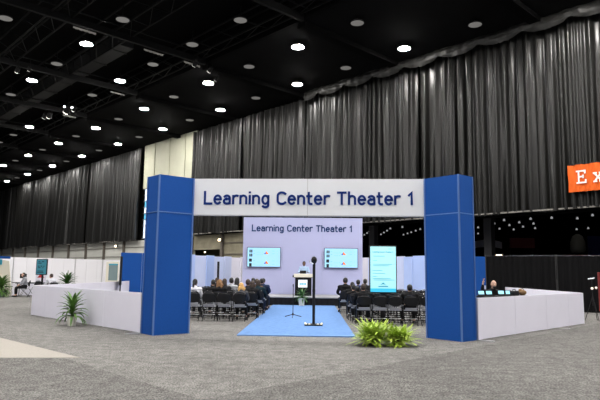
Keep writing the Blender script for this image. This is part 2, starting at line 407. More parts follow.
MB().lathe((0, 0, 0), [(.6, 0), (.75, .3), (.72, 1.1), (.5, 1.7), (.15, 1.95)], 16).build('cover', mat('dim_beige', (.25, .24, .19), .8), o, smooth=True)
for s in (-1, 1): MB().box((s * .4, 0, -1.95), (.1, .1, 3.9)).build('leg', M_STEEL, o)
L = bpy.data.lights.new('next_hall_fill', 'AREA'); L.energy = 60; L.size = 6; lo = bpy.data.objects.new('next_hall_fill', L); lo.location = (24, 52, 14); col.objects.link(lo)  # unseen area lamp added so shapes in the dark hall show

# ------------------------------------------------------------------ hanging curtain
def curtain_mat():
    m = mat('charcoal_drape', (.0085, .0083, .0075), .32, spec=.29)
    return m
M_CURT = curtain_mat()
def drape_mesh(v0, v1, z0, z1, seed, step=.075, amp=.26, nz=14, u0=29.95):
    r = random.Random(seed); vs = []; fs = []
    # irregular fold phases
    cols = int((v1 - v0) / step) + 1; ph = 0; P = []; A = []; w = .5
    ph = r.random() * 6
    for i in range(cols):
        if i % 5 == 0: w = r.uniform(.26, .85); 
        ph += 2 * PI * step / w; P.append(ph)
    al = [r.uniform(.35, 1.3) for _ in range(cols // 6 + 3)]
    big = [r.uniform(-1, 1) for _ in range(cols // 20 + 3)]
    def lerp(a, x):
        i = int(x); t = x - i; t = t * t * (3 - 2 * t); return a[i] * (1 - t) + a[i + 1] * t
    for j in range(nz + 1):
        tz = j / nz; z = z0 + (z1 - z0) * tz
        for i in range(cols):
            v = v0 + i * step
            ap = amp * lerp(al, i / 6) * (1.0 - .35 * tz)
            # folds drift sideways a little towards the hem
            s = math.sin(P[i] + .9 * (1 - tz) * math.sin(i * .021 + seed)) + .35 * math.sin(2.3 * P[i] + 1.3 + 1.5 * tz)
            u = u0 - .2 - ap * s - .10 * lerp(big, i / 20) * (1 - tz * .6) - .12 * (1 - tz)
            vs.append(UV(u, v, z + (.05 * math.sin(i * .13) if j == 0 else 0)))
    for j in range(nz):
        for i in range(cols - 1):
            a = j * cols + i; fs.append((a, a + 1, a + cols + 1, a + cols))
    return MB().add(vs, fs)
segs = [(-6, 9.25, 4.86, 'behind the orange banner, at the counter end'), (9.3, 20.05, 4.86, 'hung beside the orange banner above the blue tower'), (20.1, 30.57, 4.87, 'above the Theater 1 end of the header'), (30.62, 38.45, 4.88, 'above the middle of the white header'), (38.5, 46.3, 4.9, 'ending at the pale wall panel above the header'),
        (56.7, 62.7, 4.72, 'past the pale wall panel, its window side'), (62.8, 69.95, 4.72, 'second from the window strip'), (70.1, 76.0, 4.72, 'third from the window strip'), (76.1, 86, 4.70, 'fourth from the window strip'), (86.1, 98, 4.70, 'fifth from the window strip'), (98.1, 112, 4.70, 'farthest down the hall from the window strip')]
for k, (v0, v1, z0, lab) in enumerate(segs):
    o = empty('hall_drape', UV(29.8, (v0 + v1) / 2, z0), 0, 'tall charcoal pleated drape ' + lab, 'curtain', 'tall charcoal drapes along the hall wall')
    mi = o.matrix_world.copy(); mi = Matrix.Translation(UV(29.8, (v0 + v1) / 2, z0)).inverted()
    d = drape_mesh(v0, v1, z0, 14.98, 11 + k, step=.075 if v0 < 60 else .11).build('cloth', M_CURT, o, smooth=True)
    d.data.transform(mi)
    h = hall_box(MB(), 29.55, 29.6, v0, v1, z0 + .02, z0 + .10)
    h.build('hem', mat('grey_hem', (.20, .19, .17), .7), o).data.transform(mi)
# swagged valance
mb = MB(); vs = []; fs = []; cols = 460; rowsn = 7; v0, v1 = -6.0, 30.0
for j in range(rowsn):
    t = j / (rowsn - 1)
    for i in range(cols):
        v = v0 + (v1 - v0) * i / (cols - 1)
        s = (v % 2.6) / 2.6; sag = 4 * s * (1 - s)
        z = 15.2 - t * (.42 + .30 * sag)
        u = 29.05 - .12 * math.sin(PI * t) * (1 + .4 * math.sin(v * 2.1)) - .05 * math.sin(t * 14 + 5 * sag) - .03 * math.sin(v * 9)
        vs.append(UV(u, v, z))
for j in range(rowsn - 1):
    for i in range(cols - 1): a = j * cols + i; fs.append((a, a + 1, a + cols + 1, a + cols))
mb.add(vs, fs)
tag(mb.build('drape_valance', mat('valance_cloth', (.014, .0137, .0128), .45, spec=.2, bump=.4, bscale=3), smooth=True), 'swagged charcoal valance along the top of the drapes', 'valance')

# orange banner
bo = empty('orange_banner', UV(29.2, 9.55, 6.35), PI / 4, 'orange cloth banner with white serif letters hung on the charcoal drape', 'banner')
vs = []; fs = []; nx, nz = 60, 14
for j in range(nz + 1):
    for i in range(nx + 1):
        y = 1.42 - i * 4.4 / nx; z = -.68 + 1.36 * j / nz
        x = .03 * math.sin(i * .7 + j * .4) + .02 * math.sin(i * 1.9 - j * .9)
        vs.append((x, y, z))
for j in range(nz):
    for i in range(nx): a_ = j * (nx + 1) + i; fs.append((a_, a_ + 1, a_ + nx + 2, a_ + nx + 1))
cl = MB().add(vs, fs).build('cloth', M_ORANGE, bo, smooth=True)
lt = lettering('E x', 1.22, .62, .080, .01, track=.10).build('lettering', mat('banner_white', (.85, .83, .78), .6), bo)
lt.rotation_euler = (0, 0, -PI / 2); lt.location = (-.075, 1.00, -.27)
MB().tube([(0.02, 1.44, .70), (0.02, -2.98, .70)], .03, 6).build('rod', M_BLACK, bo)

# wall lamps
def wall_lamp(u, v, z, lab, e=14, s=1.0):
    o = empty('wall_lamp', UV(u, v, z), PI / 4, lab, 'lamp', 'warm wall lamps under the drapes')
    MB().box((.10, 0, 0), (.16, .5 * s, .34 * s)).build('housing', M_LAMPRIM, o, bevel=.02)
    MB().box((0, 0, -.02), (.05, .42 * s, .24 * s)).build('lens', mat('warm_lens', (1, .9, .7), .4, emis=(1, .80, .50), es=e), o)
wall_lamp(29.6, 41.3, 4.30, 'warm wall lamp on the beige wall beside the dark passage, upper one', 6, .8)
wall_lamp(29.7, 61.7, 4.25, 'warm wall lamp on the beige wall above the blue wing panels', 6, .9)
wall_lamp(32.6, 47.9, 3.42, 'warm lamp inside the dark passage behind the white wing panels', s=.5)
wall_lamp(33.0, 42.6, 4.5, 'dim amber lamp beside the upper wall lamp', 2, .7) if False else None
wall_lamp(29.9, 15.15, 2.55, 'warm lamp above the black pipe drape by the blue tower', 9, .8)

# ------------------------------------------------------------------ floor pieces
def slab(pts, z):
    n = len(pts); return MB().add([(x, y, 0) for x, y in pts] + [(x, y, z) for x, y in pts], [tuple(range(n))[::-1], tuple(range(n, 2 * n))] + [(i, (i + 1) % n, n + (i + 1) % n, n + i) for i in range(n)])
def uvp(*q): return [tuple(UV(u, v)[:2]) for u, v in q]
M_FLOOR2 = carpet_mat('dark_carpet_run', .76)
tag(slab(uvp((4.05, -20), (28, -20), (28, 7.1), (19.1, 6.72), (4.05, 5.9)), .004).build('carpet_run', M_FLOOR2), 'darker grey carpet run crossing the floor toward the low barrier under the counter', 'carpet', 'darker carpet runs')
tag(slab(uvp((-20, -20), (4.05, -20), (4.05, 14.0), (-20, 14.0)), .004).build('carpet_run', M_FLOOR2), 'darker grey carpet run around the pale tan patch', 'carpet', 'darker carpet runs')
mb = MB(); mb.add([(-9.8, 10.3, .009), (-7.6, 13.35, .009), (-4.05, 10.1, .009), (-7.2, 9.75, .009), (-9.8, 10.3, .0), (-7.6, 13.35, .0), (-4.05, 10.1, .0), (-7.2, 9.75, .0)], [(0, 1, 2, 3), (7, 6, 5, 4), (0, 4, 5, 1), (1, 5, 6, 2), (2, 6, 7, 3), (3, 7, 4, 0)])
tag(mb.build('floor_patch', mat('tan_patch', (.31, .29, .26), .95, noise=.12, scale=30, spec=.1)), 'pale tan triangular patch on the grey floor', 'carpet')  # thin flat patch, paler than the floor around it
mb = MB(); mb.box((-.37, 20.25, .012), (2.86, 12.7, .024))
tag(mb.build('aisle_carpet', M_BLUECARPET), 'light blue aisle carpet running to the stage', 'carpet')

# ------------------------------------------------------------------ entrance gate
TH = 3.9
def tower(lab, near, inner, outer):
    n = Vector((*near, 0)); i_ = Vector((*inner, 0)); o_ = Vector((*outer, 0)); far = i_ + o_ - n
    cx = (n + far) / 2
    o = empty('gate_tower', cx, 0, lab, 'tower', 'royal blue gate towers')
    P = [p - cx for p in (n, i_, far, o_)]
    sp = 2.98
    for z0, z1 in ((0.0, sp - .005), (sp + .005, TH)):
        m_ = MB(); up = Vector((0, 0, z1 - z0)); q = [p + Vector((0, 0, z0)) for p in P]
        m_.add(q + [p + up for p in q], [(3, 2, 1, 0), (4, 5, 6, 7), (0, 1, 5, 4), (1, 2, 6, 5), (2, 3, 7, 6), (3, 0, 4, 7)])
        m_.build('panel', M_BLUE, o)
    e = MB()
    for p in P:
        e.box((p.x, p.y, TH / 2), (.035, .035, TH), PI / 4)
    e.build('corner_extrusion', M_BLUEEDGE, o)
    m_ = MB()
    for a_, b_ in ((0, 1), (0, 3)):
        d = (P[b_] - P[a_]); nn = Vector((d.y, -d.x, 0)).normalized() * .006 * (1 if a_ == 0 and b_ == 1 else -1)
        m_.seg(P[a_] + nn + Vector((0, 0, sp - .012)), P[b_] + nn + Vector((0, 0, sp - .012)), .014, .024)
    m_.build('joint_strip', M_BLUEEDGE, o)
    return o
tower('royal blue square tower holding the Learning end of the header', (-3.78, 13.67), (-3.06, 14.28), (-4.19, 14.11))
tower('royal blue square tower holding the Theater 1 end of the header', (3.45, 13.30), (2.80, 14.04), (3.89, 13.69))
hd = empty('gate_header', (-.13, 14.2, 2.95), math.atan2(14.06 - 14.3, 5.86), 'long white header sign spanning the two blue towers', 'sign')
HW = 5.86
for s in (-1, 1): MB().box((s * HW / 4, .05, .475), (HW / 2 - .012, .10, .95)).build('panel', M_WHITE2, hd, bevel=.004)
m_ = MB(); m_.box((0, .05, .475), (.014, .09, .95)); m_.box((0, .05, .012), (HW, .104, .016)); m_.build('joint_strip', M_SEAM, hd)
t = lettering('Learning Center Theater 1', 5.30, .325, .058, .012).build('lettering', M_NAVY, hd); t.location = (-2.655, -.016, .29)

# ------------------------------------------------------------------ low barriers
M_SHADOWG = mat('dark_gap', (.15, .15, .16), .7)
LW = .985
def barrier(lab, a, b, n, h=LW, m=None, name='low_barrier', cat='barrier', group='low white barriers', th=.045):
    a = Vector((*a, 0)); b = Vector((*b, 0)); o = empty(name, a, 0, lab, cat, group); t = (b - a).normalized(); Ln = (b - a).length
    cuts = [Ln * k / n for k in range(n + 1)] if isinstance(n, int) else n + [Ln]
    n = len(cuts) - 1; d = t
    for k in range(n):
        p = t * (cuts[k] + .006); q = t * (cuts[k + 1] - .006)
        mm = m[k % len(m)] if isinstance(m, (list, tuple)) else (m or M_WHITE)
        MB().seg(p + Vector((0, 0, .02)), q + Vector((0, 0, .02)), th, h - .02).build('panel', mm, o)
    for k in range(n + 1):
        p = t * cuts[k]; MB().box((p.x, p.y, h / 2), (.03, .03, h - .004), math.atan2(d.y, d.x)).build('post', M_ALU, o)
    return o
def feet(o, pts, ang):
    for x, y in pts: MB().box((x, y, .008), (.5, .09, .016), ang).build('foot', M_ALU, o)
b1 = barrier('low white panelled barrier running out from the tower at the Learning end', (-4.22, 14.14), (-9.39, 19.05), [0, 1.96, 3.95, 5.93])
feet(b1, [(-.1, -.08)], .75)
b2 = barrier('low white panelled barrier running out from the tower at the Theater 1 end', (3.92, 13.66), (8.72, 18.6), [0, 1.96, 3.95, 5.6])
feet(b2, [(.12, -.05), (3.4, 3.4)], -.75)
barrier('low white side barrier behind the potted plant, reaching back to blue wing', (-9.42, 19.15), (-9.3, 28.8), 5)
barrier('low white side barrier behind the counter, reaching back to blue wing', (8.74, 18.72), (8.6, 28.6), 5)

# ------------------------------------------------------------------ tall wings
barrier('tall blue wing of panels behind the tower at the Learning end', (-9.85, 29.0), (-6.85, 30.1), 3, 2.42, M_BLUE, 'wing_panel', 'panel', 'tall wing panels')
barrier('tall blue wing of panels behind the tower at the Theater 1 end', (5.6, 28.0), (8.84, 29.0), 3, 2.42, M_BLUE, 'wing_panel', 'panel', 'tall wing panels')
def zig(lab, a, b, n, order):
    a = Vector((*a, 0)); b = Vector((*b, 0)); o = empty('side_screen', a, 0, lab, 'screen', 'tall pale side screens')
    d = (b - a) / n; t = d.normalized(); nn = Vector((-t.y, t.x, 0))
    for k in range(n):
        off = nn * (.09 if k % 2 else -.09)
        p = d * k + off; q = d * (k + 1) - off * .4
        MB().seg(p, q, .05, 2.42 - (.04 if k % 2 else 0)).build('panel', order[k % len(order)], o)
        MB().box((q.x, q.y, 1.2), (.04, .04, 2.4)).build('post', M_ALU, o)
zig('tall white side screen with blue reflections painted in, behind the Learning end seats', (-6.8, 30.2), (-4.2, 36.6), 7, [M_REFLBLUE, M_REFLCOOL, M_REFLBLUE, M_REFLCOOL, M_REFLCOOL, M_WHITE, M_WHITE])
zig('tall white side screen with blue reflections painted in, behind the Theater 1 end seats', (5.55, 28.1), (2.85, 33.9), 7, [M_REFLBLUE, M_REFLBLUE, M_REFLCOOL, M_REFLBLUE, M_REFLCOOL, M_REFLCOOL, M_WHITE])

# ------------------------------------------------------------------ stage, back wall, screens
st = empty('stage', (-.47, 27.95, 0), 0, 'low grey stage with black skirt in front of the lilac wall', 'stage')
MB().box((0, 0, .375), (6.9, 3.1, .05)).build('deck', M_STAGE, st, bevel=.01)
vs = []; fs = []; n = 140
for i in range(n + 1):
    x = -3.42 + 6.84 * i / n; y = -1.52 + .02 * math.sin(i * 1.3); vs += [(x, y, .003), (x, y, .352)]
for i in range(n): fs.append((2 * i, 2 * i + 2, 2 * i + 3, 2 * i + 1))
MB().add(vs, fs).build('skirt', M_CLOTHB, st)
for sx in (-3.2, 0, 3.2):
    for sy_ in (-1.3, 1.3): MB().box((sx, sy_, .175), (.06, .06, .35)).build('leg', M_STEEL, st)
bw = empty('backdrop_board', (-.47, 29.6, 0), 0, 'large pale lilac board wall with the theater name behind the stage', 'board')
for k in range(3): MB().box((-2.11 + 2.08 * k, 0, 2.19), (2.077, .12, 4.36)).build('panel', M_LILAC, bw)
t = lettering('Learning Center Theater 1', 5.24, .33, .060, .01).build('lettering', M_NAVY2, bw); t.location = (-2.70, -.074, 3.64)
def tv(x, lab):
    o = empty('wall_screen', (x, 29.42, 1.76), 0, lab, 'screen', 'slide screens on the lilac wall')
    W, H = 1.76, 1.04
    MB().box((0, .02, H / 2), (W, .06, H)).build('bezel', mat('screen_bezel', (.10, .05, .10), .3), o, bevel=.01)
    scr = MB().box((0, -.012, H / 2), (W - .06, .01, H - .06)).build('display', mat('slide_glow', (.2, .3, .35), .3, emis=(.27, .60, .80), es=1.23), o)
    m1 = mat('slide_black', (.01, .01, .012), .4); m2 = mat('slide_orange', (.5, .12, .0), .4, emis=(.75, .17, .01), es=1.17); m3 = mat('slide_blue', (.02, .08, .3), .4, emis=(.02, .10, .45), es=1.04); m4 = mat('slide_faint', (.1, .3, .5), .4, emis=(.16, .42, .72), es=1.17)
    a_ = MB(); 
    for z in (.83, .62):
        a_.box((-.72, -.02, z), (.065, .006, .15)); a_.box((-.63, -.02, z), (.065, .006, .15))
    a_.box((-.69, -.02, .36), (.15, .006, .16)); a_.box((-.69, -.02, .12), (.13, .006, .17)); a_.build('black_pictogram', m1, scr)
    for z in (.70, .20):
        c_ = MB(); c_.add([(.04, -.02, z - .02), (.26, -.02, z - .02), (.12, -.02, z + .14), (.04, -.014, z - .02), (.26, -.014, z - .02), (.12, -.014, z + .14)], [(0, 1, 2), (3, 5, 4), (0, 3, 4, 1), (1, 4, 5, 2), (2, 5, 3, 0)]); c_.build('orange_triangle', m2, scr)
        c_ = MB(); c_.add([(.0, -.022, z - .02), (.10, -.022, z - .02), (.11, -.022, z + .10), (.0, -.016, z - .02), (.10, -.016, z - .02), (.11, -.016, z + .1)], [(0, 1, 2), (3, 5, 4), (0, 3, 4, 1), (1, 4, 5, 2), (2, 5, 3, 0)]); c_.build('blue_triangle', m3, scr)
    d_ = MB()
    for z in (.84, .70, .33, .16):
        d_.box((-.50, -.02, z), (.10, .005, .03)); d_.box((.50, -.02, z), (.14, .005, .025)); d_.box((.70, -.02, z), (.05, .005, .02))
        d_.box((-.26, -.02, z - .06), (.22, .005, .018)); d_.box((-.08, -.02, z - .05), (.05, .005, .03))
    d_.build('small_print', m4, scr)
tv(-2.51, 'slide screen on the lilac wall, under the word Learning')
tv(1.50, 'slide screen on the lilac wall, under the word Theater')

# podium on the stage
pd = empty('podium', (-.42, 28.0, .4), 0, 'black podium with cream top and small white sign on the stage', 'podium')
MB().box((0, 0, .44), (.80, .55, .88)).build('body', M_CLOTHB, pd, bevel=.02)
MB().box((0, -.02, .97), (.92, .66, .17)).build('top', M_CREAM, pd, bevel=.02)
MB().box((0, -.02, .885), (.90, .62, .05)).build('ledge', M_BLACK, pd)
MB().box((-.47, -.3, .93), (.10, .08, .10)).build('side_clip', M_BLACK, pd)
sg = MB().box((-.02, -.29, .58), (.44, .02, .36)).build('sign', mat('podium_sign_white', (.85, .9, .92), .4, emis=(.7, .9, 1), es=0.45), pd)
m_ = MB(); 
for i in range(5): m_.box((-.15 + .065 * i, -.304, .565), (.05, .006, .07 if i % 2 else .09))
m_.build('lettering', mat('teal_logo', (.05, .45, .6), .4), sg)
lp = empty('laptop', (-.44, 28.0, 1.462), 0, 'black laptop open on the podium top', 'laptop')
MB().box((0, 0, .01), (.30, .24, .02)).build('keyboard', M_BLACK, lp)
MB().box((0, -.13, .075), (.30, .02, .15), 0).build('screen', M_BLACK, lp)

# ------------------------------------------------------------------ plants
def leaf_strip(mb, base, az, el, L, w, droop, n=6, fold=.25):
    base = Vector(base); d = Vector((math.cos(az), math.sin(az), 0)); side = Vector((-math.sin(az), math.cos(az), 0)); p = base.copy(); ang = el; b = len(mb.v)
    for i in range(n + 1):
        t = i / n; ww = w * math.sin(PI * min(1, .12 + .88 * t)) ** .7 if t < 1 else .002
        up_ = Vector((0, 0, 1)) * fold * ww
        mb.v += [tuple(p - side * ww / 2 + up_), tuple(p), tuple(p + side * ww / 2 + up_)]
        p = p + (d * math.cos(ang) + Vector((0, 0, math.sin(ang)))) * L / n; ang -= droop / n
    for i in range(n):
        A = b + i * 3; mb.f += [(A, A + 1, A + 4, A + 3), (A + 1, A + 2, A + 5, A + 4)]
def frond(mb, base, az, el, L, droop, w=.10, n=15):
    base = Vector(base); d = Vector((math.cos(az), math.sin(az), 0)); side = Vector((-math.sin(az), math.cos(az), 0)); p = base.copy(); ang = el
    for i in range(n):
        t = i / n; dr = d * math.cos(ang) + Vector((0, 0, math.sin(ang))); q = p + dr * L / n
        lw = w * (math.sin(PI * (.15 + .8 * t)))
        nrm = side.cross(dr)
        for s in (-1, 1):
            tip = p + side * s * lw + dr * lw * .35 - nrm * 0 + Vector((0, 0, -.12 * lw))
            mb.add([p, p + dr * L / n * .75, tip], [(0, 1, 2)])
        s_ = side * .004; mb.add([p - s_, p + s_, q + s_, q - s_], [(0, 1, 2, 3)])
        p = q; ang -= droop / n
M_FERN = mat('fern_green', (.58, .72, .10), .55, cvar=(.22, .38, .03), scale=14)
M_DRAC = mat('dracaena_green', (.13, .26, .05), .45, cvar=(.03, .09, .015), scale=8)
M_DARKG = mat('dark_leaf_green', (.05, .15, .02), .5, cvar=(.02, .07, .01), scale=8)
M_POTW = mat('white_pot', (.72, .70, .64), .5)
M_SOIL = mat('soil', (.03, .02, .015), .9)
def pot(o, r, h, m=None):
    MB().lathe((0, 0, 0), [(r * .78, 0), (r, h * .95), (r * 1.06, h * .95), (r * 1.06, h), (r * .9, h), (r * .88, h * .9)], 18).build('pot', m or M_POTW, o, smooth=False)
    MB().lathe((0, 0, h * .88), [(r * .88, 0), (r * .88, .01)], 14).build('soil', M_SOIL, o)
def fern(loc, lab, R0, H, n, seed):
    r = random.Random(seed); o = empty('potted_fern', loc, 0, lab, 'plant', 'bright green ferns on the floor'); pot(o, .13, .14, mat('dark_pot', (.04, .03, .025), .6))
    mb = MB()
    for i in range(n):
        t = i / n; az = r.uniform(0, 2 * PI); el = r.uniform(-.22, 1.45); L = R0 * r.uniform(.8, 1.15) * (1.0 if el < .9 else H / R0 * 1.1)
        frond(mb, (r.uniform(-.20, .20), r.uniform(-.10, .10), .12), az, el, L, r.uniform(.7, 1.5) if el > .5 else r.uniform(.2, .5), .05)
    mb.build('fronds', M_FERN, o)
fern((1.33, 12.45, 0), 'bright green bushy fern on the floor, the one nearer the blue aisle carpet', .42, .46, 330, 1)
fern((1.86, 12.45, 0), 'bright green bushy fern on the floor, the one nearer the blue tower', .38, .40, 300, 2)
def bladeplant(loc, lab, n, L, H, w, seed, potr, poth, m, stemh=.12, name='potted_dracaena', pm=None, group=None, elmin=.2):
    r = random.Random(seed); o = empty(name, loc, 0, lab, 'plant', group); pot(o, potr, poth, pm)
    mb = MB()
    for i in range(n):
        t = i / n; z = poth * .8 + stemh * t; az = i * 2.4 + r.uniform(-.3, .3); el = elmin + (1.35 - elmin) * t ** .8
        leaf_strip(mb, (0, 0, z), az, el + r.uniform(-.15, .15), L * r.uniform(.8, 1.1), w * r.uniform(.8, 1.15), 1.9 - 1.2 * t, 7)
    mb.build('leaves', m, o)
    MB().tube([(0, 0, poth * .8), (0, 0, poth * .8 + stemh)], .018, 8).build('stem', mat('plant_stem', (.12, .08, .04), .8), o)
    return o
bladeplant((-6.60, 15.70, 0), 'leafy dracaena in a white pot against the low white barrier', 48, .54, .9, .085, 5, .135, .26, M_DRAC, .30)
bladeplant((-.46, 26.15, 0), 'small green plant in a white pot before the podium', 50, .46, .5, .07, 8, .15, .36, mat('mid_green_leaf', (.09, .22, .06), .5, cvar=(.03, .09, .02), scale=8), .16, 'potted_plant')
bladeplant((-11.7, 27.0, 0), 'dark bushy palm standing behind the low white barrier', 130, .62, 1, .07, 12, .2, .5, M_DARKG, .55, 'potted_palm', elmin=.0)
bladeplant((-16.75, 30.5, 0), 'large bushy green plant in a grey pot beside the lounge table', 120, .66, 1, .09, 14, .19, .32, M_DRAC, .45, 'potted_shrub', mat('grey_pot', (.12, .13, .14), .6), elmin=-.1)

# ------------------------------------------------------------------ folding chairs
M_SEATG = mat('grey_seat', (.36, .37, .41), .35)
def make_chair():
    o = empty('folding_chair')
    # curved black backrest, rounded ends
    vs = []; fs = []; nx = 14; nz = 8
    for sgn in (0, 1):
        for j in range(nz + 1):
            for i in range(nx + 1):
                tx = -1 + 2 * i / nx; tz = -1 + 2 * j / nz
                zz = tz * .15 * math.sqrt(max(.02, 1 - .95 * abs(tx) ** 2.4))
                vs.append((tx * .215, -.235 + .045 * tx * tx - .022 * sgn + .25 * 0 - zz * .12, .715 + zz))
    K = (nx + 1) * (nz + 1)
    for j in range(nz):
        for i in range(nx):
            a_ = j * (nx + 1) + i; fs.append((a_, a_ + 1, a_ + nx + 2, a_ + nx + 1)); fs.append((K + a_, K + a_ + nx + 1, K + a_ + nx + 2, K + a_ + 1))
    for i in range(nx):
        fs.append((i, K + i, K + i + 1, i + 1)); t_ = nz * (nx + 1) + i; fs.append((t_, t_ + 1, K + t_ + 1, K + t_))
    for j in range(nz):
        a_ = j * (nx + 1); fs.append((a_, a_ + nx + 1, K + a_ + nx + 1, K + a_)); a_ += nx; fs.append((a_, K + a_, K + a_ + nx + 1, a_ + nx + 1))
    MB().add(vs, fs).build('backrest', M_BLACK, o, smooth=True)
    # seat pan with rounded corners
    pts = []
    for cx_, cy_, a0 in ((.16, .15, 0), (-.16, .15, 90), (-.15, -.14, 180), (.15, -.14, 270)):
        for k in range(5): an = math.radians(a0 + k * 22.5); pts.append((cx_ + .04 * math.cos(an), cy_ + .04 * math.sin(an)))
    n = len(pts); MB().add([(x, y, .435) for x, y in pts] + [(x, y, .46) for x, y in pts], [tuple(range(n))[::-1], tuple(range(n, 2 * n))] + [(i, (i + 1) % n, n + (i + 1) % n, n + i) for i in range(n)]).build('seat', M_SEATG, o)
    mbk = MB(); mbk.add([(-.17, -.17, .45), (.17, -.17, .45), (.17, -.21, .525), (-.17, -.21, .525), (-.17, -.185, .44), (.17, -.185, .44), (.17, -.225, .52), (-.17, -.225, .52)], [(0, 1, 2, 3), (7, 6, 5, 4), (0, 4, 5, 1), (1, 5, 6, 2), (2, 6, 7, 3), (3, 7, 4, 0)]); mbk.build('seat_lip', M_SEATG, o)
    for s in (-1, 1):
        MB().tube([(s * .205, .24, 0), (s * .205, .02, .40), (s * .205, -.20, .72), (s * .195, -.235, .80)], .0125, 6).build('leg', M_CHROME, o)
        MB().tube([(s * .185, -.26, 0), (s * .185, .16, .43)], .0125, 6).build('leg', M_CHROME, o)
    MB().tube([(-.195, -.235, .80), (-.17, -.243, .845), (-.10, -.25, .882), (0, -.25, .892), (.10, -.25, .882), (.17, -.243, .845), (.195, -.235, .80)], .0125, 6).build('top_rail', M_CHROME, o)
    MB().tube([(-.205, .17, .12), (.205, .17, .12)], .009, 6).build('stretcher', M_CHROME, o)
    MB().tube([(-.185, -.20, .10), (.185, -.20, .10)], .009, 6).build('stretcher', M_CHROME, o)
    MB().tube([(-.185, -.11, .20), (.185, -.11, .20)], .009, 6).build('stretcher', M_ALU, o)
    return o
chair0 = make_chair(); chair_used = []
def chair(x, y, lab, group):
    if chair_used: o = copy_tree(chair0)
    else: o = chair0; chair_used.append(1)
    o.location = (x, y, 0); o.rotation_euler = (0, 0, R.uniform(-.05, .05)); tag(o, lab, 'chair', group); return o

# ------------------------------------------------------------------ people
def eval_skin(joints, edges, radii, voxel=None, extra=None, sub=2, name='p', smooth=True):
    """skin-modifier surface over a joint graph -> mesh data"""
    keys = list(joints); idx = {k: i for i, k in enumerate(keys)}
    me = bpy.data.meshes.new(name); me.from_pydata([joints[k] for k in keys], [(idx[a_], idx[b_]) for a_, b_ in edges], []); me.update()
    o = bpy.data.objects.new(name, me); col.objects.link(o)
    sk = o.modifiers.new('s', 'SKIN'); sk.use_smooth_shade = True
    lay = me.skin_vertices[0].data if me.skin_vertices else None
    if lay is None:
        bm = bmesh.new(); bm.from_mesh(me); bm.verts.layers.skin.verify(); bm.to_mesh(me); bm.free(); lay = me.skin_vertices[0].data
    for k in keys:
        r = radii[k]; lay[idx[k]].radius = r if isinstance(r, tuple) else (r, r)
        lay[idx[k]].use_root = (idx[k] == 0)
    sb = o.modifiers.new('u', 'SUBSURF'); sb.levels = sub; sb.render_levels = sub
    dg = bpy.context.evaluated_depsgraph_get(); out = bpy.data.meshes.new_from_object(o.evaluated_get(dg))
    bpy.data.objects.remove(o)
    if extra or voxel:
        if extra:
            bm = bmesh.new(); bm.from_mesh(out); tmp = bpy.data.meshes.new('t'); tmp.from_pydata(extra.v, [], extra.f); tmp.update(); bm.from_mesh(tmp); bm.to_mesh(out); bm.free(); bpy.data.meshes.remove(tmp)
        if voxel:
            out = remesh(out, voxel)
    for p in out.polygons: p.use_smooth = smooth
    return out
def remesh(me, voxel):
    o = bpy.data.objects.new('r', me); col.objects.link(o)
    rm = o.modifiers.new('r', 'REMESH'); rm.mode = 'VOXEL'; rm.voxel_size = voxel; rm.use_smooth_shade = True
    sm = o.modifiers.new('m', 'SMOOTH'); sm.factor = .5; sm.iterations = 2
    dg = bpy.context.evaluated_depsgraph_get(); out = bpy.data.meshes.new_from_object(o.evaluated_get(dg)); bpy.data.objects.remove(o); return out
def lerp3(a_, b_, t): return tuple(a_[i] + (b_[i] - a_[i]) * t for i in range(3))
